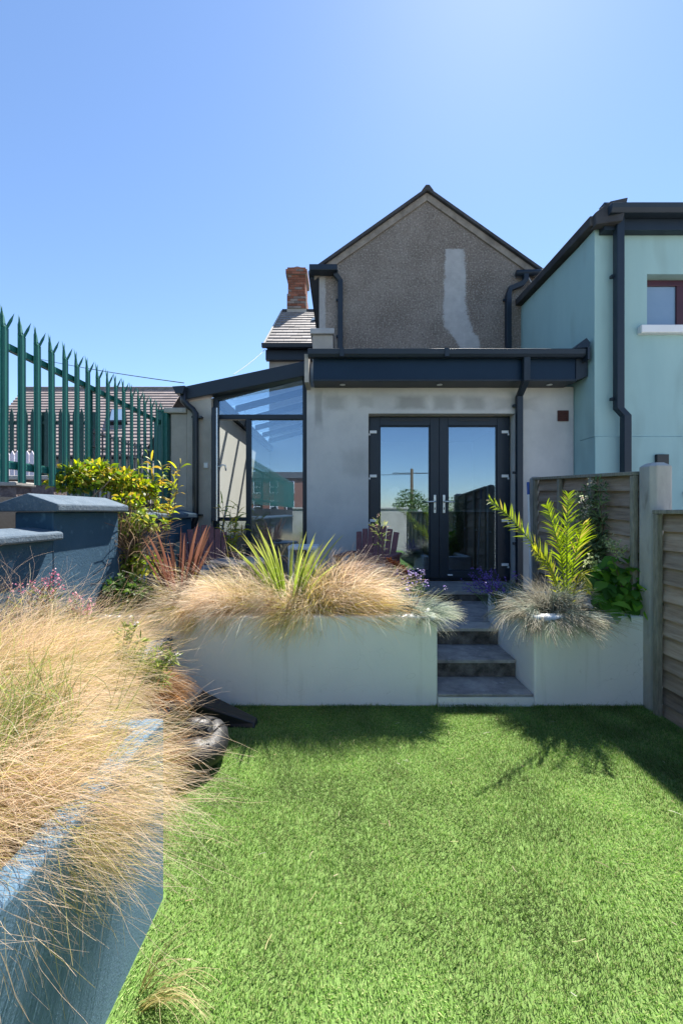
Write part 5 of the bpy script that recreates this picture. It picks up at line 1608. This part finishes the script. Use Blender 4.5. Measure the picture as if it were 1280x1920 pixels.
# palm: each frond a part
def frond(o, pts, nleaf, Lmax, col, seed, width=0.010, droop=0.2, roll=0.0):
    rng = np.random.default_rng(seed)
    pts = [Vector(p) for p in pts]
    fine = []
    n = len(pts)
    for i in range(n - 1):
        p0, p1, p2, p3 = pts[max(i - 1, 0)], pts[i], pts[i + 1], pts[min(i + 2, n - 1)]
        for k in range(8):
            t = k / 8
            fine.append(0.5 * ((2 * p1) + (-p0 + p2) * t + (2 * p0 - 5 * p1 + 4 * p2 - p3) * t * t + (-p0 + 3 * p1 - 3 * p2 + p3) * t ** 3))
    fine.append(pts[-1])
    m = MB(); k_ = len(fine)
    m.tube(fine, [0.007 * (1 - 0.8 * i / (k_ - 1)) for i in range(k_)], 5, tuple(c * 0.9 for c in col))
    v, f4, c4 = [], [], []
    F = np.array([list(p) for p in fine])
    tt = np.linspace(0.12, 1, nleaf)
    idx = tt * (k_ - 1)
    pos = np.column_stack([np.interp(idx, np.arange(k_), F[:, j]) for j in range(3)])
    tan = unit(np.gradient(F, axis=0))
    tg = np.column_stack([np.interp(idx, np.arange(k_), tan[:, j]) for j in range(3)])
    parts = []
    sidev = unit(np.cross(tg, np.array([math.sin(roll), -math.cos(roll), 0.35])))
    for s in (-1, 1):
        d = unit(tg * 1.0 + sidev * s * 0.8 + rng.normal(0, 0.15, tg.shape) + np.array([0, -0.12, 0.08]))
        ln = Lmax * np.interp(tt, [0, 0.3, 0.7, 1], [0.45, 1, 0.85, 0.4]) * (0.7 + 0.45 * rng.random(nleaf))
        cols = (np.array(col) * (0.6 + 0.6 * rng.random((nleaf, 1))))
        dry = rng.random(nleaf) < 0.12
        cols[dry] = np.array([0.42, 0.36, 0.1])
        parts.append(leaf_set(rng, pos, d, ln, width, cols, droop, 4, (0.0, -1.0, 0.3), [0.5, 1, 0.9, 0.5, 0.03]))
    rach = ob('frond', m, 'leaf', o)
    np_ob('leaflet', parts, 'leaf', rach, kind='stuff')
    ORG[rach.name] = ORG[o.name]
pr_ = P(1062, 1095, 3.24)
palm = thing('palm', 'young lime green palm with feathery fronds in the short planter', 'palm', (pr_.x, 3.24, pz))
pb_ = Vector((pr_.x, 3.24, pz))
LIME = (0.28, 0.38, 0.04)
frond(palm, [pb_, P(1030, 1060, 3.18), P(990, 1010, 3.10), P(950, 965, 3.03), P(918, 938, 2.98)], 38, 0.13, (0.3, 0.38, 0.05), 1, 0.009, 0.1)
frond(palm, [pb_, P(1052, 1050, 3.23), P(1040, 1000, 3.20), P(1024, 948, 3.18)], 34, 0.15, LIME, 2)
frond(palm, [pb_, P(1062, 1050, 3.18), P(1062, 990, 3.16), P(1064, 928, 3.18)], 36, 0.16, LIME, 3)
frond(palm, [pb_, P(1075, 1055, 3.21), P(1085, 1010, 3.13), P(1092, 985, 3.03)], 32, 0.16, LIME, 4)
frond(palm, [pb_, P(1030, 1070, 3.18), P(1012, 1045, 3.08), P(1000, 1030, 3.00)], 18, 0.12, (0.38, 0.4, 0.05), 5)
frond(palm, [pb_, P(1085, 1080, 3.08), P(1095, 1085, 2.98), P(1100, 1110, 2.88)], 14, 0.1, (0.4, 0.4, 0.05), 6)
frond(palm, [pb_, P(1110, 1040, 3.5), P(1160, 995, 3.45), P(1218, 955, 3.3)], 36, 0.2, (0.08, 0.13, 0.03), 7, 0.010)
frond(palm, [pb_, P(1100, 1050, 3.55), P(1130, 1000, 3.6), P(1150, 950, 3.6)], 26, 0.18, (0.09, 0.14, 0.03), 8, 0.010)
sb = P(1125, 1060, 3.55)
rg = random.Random(5)
cls, sts = [], []
for k, (tx, ty) in enumerate([(1092, 935), (1108, 915), (1124, 912), (1138, 930), (1100, 985), (1130, 985), (1150, 960), (1115, 1020), (1085, 965)]):
    t_ = P(tx, ty, 3.5 + rg.uniform(-0.1, 0.15))
    b0 = Vector((sb.x + rg.uniform(-0.06, 0.06), 3.55, pz))
    sts.append(([b0, b0.lerp(t_, 0.5) + Vector((rg.uniform(-0.03, 0.03), 0, 0.02)), t_], 0.006))
    for q in range(6):
        u = 0.35 + 0.65 * q / 5
        p = b0.lerp(t_, u)
        cls.append((tuple(p), (0.05, 0.05, 0.06), 60))
def pale_flowers(rng):
    pos = []
    for (tx, ty) in [(1092, 935), (1100, 950), (1094, 962), (1108, 905)]:
        p = P(tx, ty, 3.45)
        pos.append(np.array(p) + rng.normal(0, 0.018, (26, 3)))
    pos = np.concatenate(pos)
    n = len(pos)
    yield 'flower', [leaf_set(rng, pos, rng.normal(0, 1, (n, 3)), 0.016, 0.012, pick(rng, n, [(0.6, 0.62, 0.45), (0.66, 0.5, 0.42), (0.5, 0.56, 0.34)]), 0.1, 2, None, [0.3, 1, 0.2])], 'leaf'
leafy('tall_shrub', 'tall grey green wispy shrub against the timber fence', (sb.x, 3.55, pz), cls, [(0.16, 0.24, 0.12), (0.24, 0.31, 0.17), (0.11, 0.18, 0.08)], 0.05, 0.012, 'leaf_dull', 81, sts, 0.7, 0.2, 'shrub', extra=pale_flowers)
hb_ = P(1170, 1100, 3.15)
hcl = [((hb_.x - 0.02, 3.15, 0.82), (0.22, 0.15, 0.17), 100), ((hb_.x + 0.1, 3.05, 0.74), (0.13, 0.1, 0.12), 40), ((hb_.x - 0.12, 3.1, 0.72), (0.12, 0.1, 0.08), 30), ((hb_.x + 0.02, 3.2, 0.98), (0.14, 0.1, 0.08), 26)]
def panicles(rng):
    pos = []
    for (tx, ty) in [(1148, 1020), (1160, 1032), (1196, 1058), (1205, 1068), (1110, 1055)]:
        p = np.array(P(tx, ty, 3.15))
        pos.append(p + rng.normal(0, 1, (90, 3)) * np.array([0.028, 0.025, 0.03]))
    pos = np.concatenate(pos); n = len(pos)
    yield 'flower_head', [leaf_set(rng, pos, rng.normal(0, 1, (n, 3)), 0.018, 0.014, pick(rng, n, [(0.46, 0.52, 0.28), (0.4, 0.48, 0.22), (0.56, 0.58, 0.36)]), 0.1, 2, None, [0.4, 1, 0.3])], 'leaf'
leafy('hydrangea', 'broad leaved green hydrangea at the right end of the short planter', (hb_.x, 3.15, pz), hcl, [(0.09, 0.25, 0.03), (0.15, 0.34, 0.04), (0.07, 0.19, 0.03), (0.2, 0.4, 0.05)], 0.115, 0.075, 'leaf', 82,
      [([(hb_.x, 3.15, pz), (hb_.x - 0.03, 3.14, 0.85), (hb_.x - 0.1, 3.14, 1.05)], 0.006), ([(hb_.x, 3.15, pz), (hb_.x + 0.06, 3.1, 0.8), (hb_.x + 0.13, 3.1, 0.98)], 0.006)],
      0.1, 0.7, extra=panicles, face=(0, -0.8, 1.0))
# lavender
def lavender(rng):
    n = 70
    tips = []
    c = np.array(P(920, 1120, 3.6)); c[2] = pz
    base = c + rng.normal(0, 0.05, (n, 3)) * np.array([1, 1, 0])
    p, d = grow(base + np.array([0.08, 0, 0]), np.column_stack([rng.normal(-0.45, 0.35, n), rng.normal(-0.1, 0.3, n), np.ones(n)]), 0.14 + 0.13 * rng.random(n), 6, np.tile([-0.05, 0, -0.05], (n, 1)), rng)
    yield 'stalks', [ribbon_arrays(p, 0.004, side_of(p, rng), np.broadcast_to(np.array([0.12, 0.18, 0.09]), (n, 7, 3)))], 'leaf_dull'
    pos = np.concatenate([p[:, -1] + d[:, -1] * k * 0.008 + rng.normal(0, 0.006, (n, 3)) for k in range(10)])
    m = len(pos)
    yield 'flower_spikes', [leaf_set(rng, pos, rng.normal(0, 1, (m, 3)), 0.014, 0.011, pick(rng, m, [(0.16, 0.1, 0.42), (0.24, 0.16, 0.55), (0.12, 0.08, 0.34)]), 0.0, 2, None, [0.4, 1, 0.3])], 'leaf'
lc = P(935, 1110, 3.6)
leafy('lavender', 'purple flowering lavender leaning over the steps from the short planter', (lc.x, 3.6, pz), [((lc.x + 0.1, 3.6, 0.68), (0.13, 0.14, 0.1), 380)], [(0.1, 0.15, 0.08), (0.15, 0.2, 0.12)], 0.05, 0.007, 'leaf_dull', 83, (), 0.6, 0.1, extra=lavender)
# small purple sprig near the left fescue
def sprig(rng):
    n = 26
    c = np.array(P(775, 1110, 3.3)); c[2] = pz
    p, d = grow(c + rng.normal(0, 0.04, (n, 3)) * np.array([1, 1, 0]), np.column_stack([rng.normal(0.1, 0.3, n), rng.normal(0, 0.25, n), np.ones(n)]), 0.24 + 0.12 * rng.random(n), 6, np.zeros((n, 3)), rng, 0.05)
    yield 'stalks', [ribbon_arrays(p, 0.004, side_of(p, rng), np.broadcast_to(np.array([0.16, 0.2, 0.1]), (n, 7, 3)))], 'leaf_dull'
    pos = np.concatenate([p[:, -1] + rng.normal(0, 0.012, (n, 3)) for k in range(7)]); m = len(pos)
    yield 'flower', [leaf_set(rng, pos, rng.normal(0, 1, (m, 3)), 0.014, 0.012, pick(rng, m, [(0.3, 0.24, 0.5), (0.4, 0.33, 0.55)]), 0, 2, None, [0.4, 1, 0.3])], 'leaf'
leafy('violet_sprig', 'thin violet flower sprigs above the left fescue tuft', (P(775, 0, 3.3).x, 3.3, pz), [(tuple(P(775, 1100, 3.3)), (0.08, 0.06, 0.06), 60)], [(0.14, 0.2, 0.1)], 0.04, 0.008, 'leaf_dull', 84, (), 0.5, 0.1, extra=sprig)
# orange poker flower by the doors
oa, ob_ = P(765, 1072, 3.6), P(728, 1048, 3.6)
def poker(rng):
    n = 260
    t = rng.random(n)
    pos = np.array(oa)[None] * (1 - t[:, None]) + np.array(ob_)[None] * t[:, None] + rng.normal(0, 1, (n, 3)) * 0.010 * (1.3 - t[:, None])
    yield 'flower', [leaf_set(rng, pos, unit(rng.normal(0, 0.6, (n, 3)) + np.array([-0.8, 0, 0.3])), 0.028, 0.009, pick(rng, n, [(0.6, 0.16, 0.06), (0.7, 0.24, 0.08), (0.45, 0.12, 0.06)]), 0.1, 2, None, [0.5, 1, 0.2])], 'leaf'
leafy('orange_flower', 'slanting orange flower spike in front of the left door', (oa.x, 3.6, pz), [((oa.x + 0.03, 3.6, 0.7), (0.06, 0.06, 0.1), 40)], [(0.12, 0.18, 0.05)], 0.12, 0.012, 'leaf', 85, [([(oa.x + 0.03, 3.6, pz), (oa.x + 0.02, 3.6, 0.75), tuple(oa)], 0.004)], 0.9, 0.1, extra=poker)
# tall thin flower stem before the left door
def stemflowers(pxs, d, col, name='flower'):
    def gen(rng):
        pos = np.concatenate([np.array(P(x, y, d)) + rng.normal(0, 0.008, (9, 3)) for x, y in pxs]); n = len(pos)
        yield name, [leaf_set(rng, pos, rng.normal(0, 1, (n, 3)), 0.011, 0.008, pick(rng, n, col), 0.1, 2, None, [0.4, 1, 0.3])], 'leaf'
    return gen
s0 = P(712, 1060, 3.5)
leafy('wild_flower', 'lanky weed with pinkish buds in front of the left door frame', (s0.x, 3.5, pz), [(tuple(P(712, 1000, 3.5)), (0.06, 0.04, 0.16), 60)], [(0.2, 0.26, 0.08), (0.3, 0.32, 0.12)], 0.05, 0.008, 'leaf', 86,
      [([(s0.x, 3.5, pz), tuple(P(708, 1020, 3.5)), tuple(P(708, 965, 3.5))], 0.003), ([(s0.x, 3.5, pz), tuple(P(716, 1020, 3.5)), tuple(P(726, 988, 3.5))], 0.003)], 0.8, 0.1, extra=stemflowers([(708, 966), (726, 988), (704, 985)], 3.5, [(0.5, 0.34, 0.28), (0.56, 0.44, 0.36)]))
# pink gaura in the raised bed
def gaura(label, pxs, d, seed, z0):
    root = P(sum(p[0] for p in pxs) / len(pxs), 0, d)
    rt = Vector((root.x, d, z0))
    sts = [([rt, rt.lerp(P(x, y, d), 0.6) + Vector((0.015 * (i % 3 - 1), 0, 0.03)), P(x, y, d)], 0.003) for i, (x, y) in enumerate(pxs)]
    cls = []
    for x, y in pxs:
        for u in (0.45, 0.65, 0.8):
            cls.append((tuple(rt.lerp(P(x, y, d), u)), (0.03, 0.03, 0.04), 10))
    leafy('gaura', label, tuple(rt), cls, [(0.12, 0.18, 0.05), (0.2, 0.22, 0.08), (0.2, 0.1, 0.07)], 0.05, 0.009, 'leaf', seed, sts, 0.6, 0.2, extra=stemflowers(pxs + [(x + 5, y + 9) for x, y in pxs], d, [(0.6, 0.24, 0.36), (0.66, 0.4, 0.48), (0.4, 0.12, 0.18)]))
gaura('pink flowered gaura stems in front of the dark blue wall', [(62, 1092), (80, 1085), (96, 1078), (110, 1092), (92, 1100), (70, 1108), (104, 1072), (20, 1098), (8, 1108), (38, 1100)], 2.25, 91, 0.5)
gaura('pink flowered gaura stems left of the long white planter', [(140, 1112), (152, 1120), (165, 1140), (150, 1140), (168, 1128), (130, 1125)], 2.3, 92, 0.48)
def weeds(label, pxs, d, seed, z0):
    root = P(sum(p[0] for p in pxs) / len(pxs) - 30, 0, d); rt = Vector((root.x, d, z0))
    sts, cls = [], []
    for i, (x, y) in enumerate(pxs):
        t_ = P(x, y, d)
        sts.append(([rt, rt.lerp(t_, 0.5) + Vector((0, 0, 0.03)), t_], 0.0035))
        for u in (0.4, 0.55, 0.7, 0.85, 0.97):
            cls.append((tuple(rt.lerp(t_, u)), (0.02, 0.02, 0.03), 11))
    leafy('weed', label, tuple(rt), cls, [(0.22, 0.28, 0.07), (0.32, 0.36, 0.12), (0.16, 0.22, 0.05)], 0.05, 0.009, 'leaf', seed, sts, 0.4, 0.1, extra=stemflowers([pxs[0], pxs[-1]], d, [(0.62, 0.6, 0.6)]))
weeds('leggy green weed leaning right before the white planter front', [(255, 1170), (235, 1180), (262, 1200), (225, 1215), (248, 1230), (300, 1225)], 2.2, 93, 0.48)
weeds('leggy green weed drooping near the dead brown plant', [(318, 1240), (300, 1258), (312, 1270), (285, 1250), (270, 1240), (330, 1228)], 2.2, 94, 0.48)
# dead brown plant heap above the black bag
c = (-1.06, 2.45, 0.25)
clump('dead rusty brown plant drooping beside the black bag', c, [
    ('dead_stems', dict(c=(-1.06, 2.32, 0.32), rx=0.08, ry=0.2, n=1200, L=0.24, wind=(0.5, -0.1, 0), spread=0.8, droop=0.75, width=0.003, stops=RUST, seg=8, jit=0.14, alt=(0.3, [(0, (0.07, 0.05, 0.04)), (1, (0.3, 0.2, 0.13))]))),
    ('withered_leaves', dict(c=(-1.08, 2.45, 0.32), rx=0.1, ry=0.2, n=420, L=0.13, wind=(0.3, 0, 0), spread=1.0, droop=0.5, width=0.012, stops=[(0, (0.12, 0.06, 0.04)), (1, (0.42, 0.2, 0.07))], seg=4, jit=0.25))],
    name='dead_plant', cat='plant', group=None, mat='leaf_dull', seed=95)
c = (-1.0, 2.05, 0.0)
clump('brown withered grass trailing on the turf by the black bag', c, [
    ('dead_stems', dict(c=(-1.0, 2.0, 0.02), rx=0.14, ry=0.2, n=900, L=0.34, wind=(0.5, 0.05, 0), spread=0.7, droop=0.5, width=0.0028, stops=RUST, seg=7, jit=0.12, alt=(0.4, BLOND)))],
    name='dead_plant', cat='plant', group=None, mat='leaf_dull', seed=96)
# straw stems lying along the foot of the raised bed
c = (-0.56, 1.2, 0.0)
clump('dry pale stalks leaning out of the turf at the bed foot', c, [
    ('stalks', dict(c=(-0.60, 1.25, 0.0), rx=0.04, ry=0.24, n=60, L=0.2, wind=(0.2, 0.15, 0), spread=0.8, droop=0.15, width=0.003, stops=[(0, (0.3, 0.27, 0.1)), (1, (0.62, 0.52, 0.32))], seg=6, jit=0.12))],
    name='dry_stalks', cat='dry grass', group=None, seed=97)
# bushes behind the camera
leafy('bush', 'round green bush beyond the back wall, mirrored in the left door', (3.5, -9.5, -0.04), [((3.4, -9.6, 1.4), (0.9, 0.8, 1.15), 2600)], [(0.06, 0.12, 0.02), (0.1, 0.18, 0.03), (0.14, 0.22, 0.04)], 0.12, 0.06, 'leaf', 98,
      [([(3.4, -9.6, -0.04), (3.4, -9.6, 1.2)], 0.06)], cat='bush')
leafy('bush', 'looser green bush beyond the back wall, mirrored in the right door', (4.9, -9.5, -0.04), [((4.9, -9.6, 1.2), (0.9, 0.8, 1.1), 1500)], [(0.1, 0.16, 0.04), (0.16, 0.22, 0.06)], 0.12, 0.05, 'leaf', 99,
      [([(4.9, -9.6, -0.04), (4.9, -9.6, 1.0)], 0.05)], cat='bush')

# ================================================================== TURF
def turf():
    rng = np.random.default_rng(123)
    pts = []
    for (y0, y1, dens) in ((-0.4, 2.985, 36000),):
        n = int((y1 - y0) * (2.18 + 1.2) * dens)
        pts.append(np.column_stack([rng.uniform(-1.2, 2.18, n), rng.uniform(y0, y1, n), np.zeros(n)]))
    p = np.concatenate(pts)
    p = p[~((p[:, 0] < -0.64) & (p[:, 1] < 1.53))]
    n = len(p)
    ph = rng.uniform(0, 6.28, 24); kx = rng.normal(0, 5.5, 24); ky = rng.normal(0, 5.5, 24)
    f1 = sum(np.sin(p[:, 0] * kx[i] + p[:, 1] * ky[i] + ph[i]) for i in range(12)) / 3.0
    f2 = sum(np.sin(p[:, 0] * kx[i] * 2.2 + p[:, 1] * ky[i] * 2.2 + ph[i]) for i in range(12, 24)) / 3.0
    lean = np.column_stack([0.28 * f2 + rng.normal(0, 0.34, n), -0.2 - 0.4 * f1 + rng.normal(0, 0.34, n), np.full(n, 0.9)])
    L = 0.0145 * (1 + rng.normal(0, 0.22, n)).clip(0.5, 1.6)
    edge = p[:, 1] > 2.955
    L[edge] *= 1.0 + 1.3 * rng.random(int(edge.sum()))
    paths, _ = grow(p, lean, L, 2, np.tile([0, 0, -0.25], (n, 1)), rng)
    cols = pick(rng, n, [(0.18, 0.31, 0.08), (0.22, 0.36, 0.095), (0.28, 0.42, 0.13), (0.14, 0.26, 0.06), (0.42, 0.47, 0.22), (0.4, 0.42, 0.22)], 0.15)
    g = np.array([0.7, 0.95, 1.1])
    cols = cols * (1 + 0.17 * np.clip(f1, -1.5, 1.5) + 0.2 * np.clip(f2, -1.5, 1.5))[:, None] * np.array([0.97, 1.0, 0.95])  # light and dark of brushed pile, plus wear, put into the colour
    cc = cols[:, None, :] * g[None, :, None]
    w_ = np.array([0.0021, 0.0021, 0.001])
    np_ob('turf_pile', [ribbon_arrays(paths, w_, side_of(paths, rng), cc)], 'blade', None, False, kind='stuff', label='short green artificial turf pile covering the garden')
turf()
rng = np.random.default_rng(5)
n = 75
base = np.column_stack([rng.uniform(-0.6, 1.9, n), rng.uniform(1.0, 2.85, n), np.full(n, 0.019)])
a = rng.random(n) * 6.28
pth, _ = grow(base, np.column_stack([np.cos(a), np.sin(a), rng.normal(0, 0.08, n)]), rng.uniform(0.008, 0.05, n), 4, np.column_stack([rng.normal(0, 0.25, n), rng.normal(0, 0.25, n), np.zeros(n)]), rng)
np_ob('fallen_straw', [ribbon_arrays(pth, rng.uniform(0.0015, 0.004, (n, 1)), np.tile([[0.0, 0.3, 0.95]], (n, 1)) * 0 + unit(np.column_stack([-np.sin(a), np.cos(a), np.zeros(n)])), np.broadcast_to(pick(rng, n, [(0.5, 0.42, 0.28), (0.6, 0.56, 0.5), (0.4, 0.28, 0.18), (0.45, 0.42, 0.2)])[:, None], (n, 5, 3)))],
      'straw', None, kind='stuff', label='scattered bits of straw and petals lying on the turf')
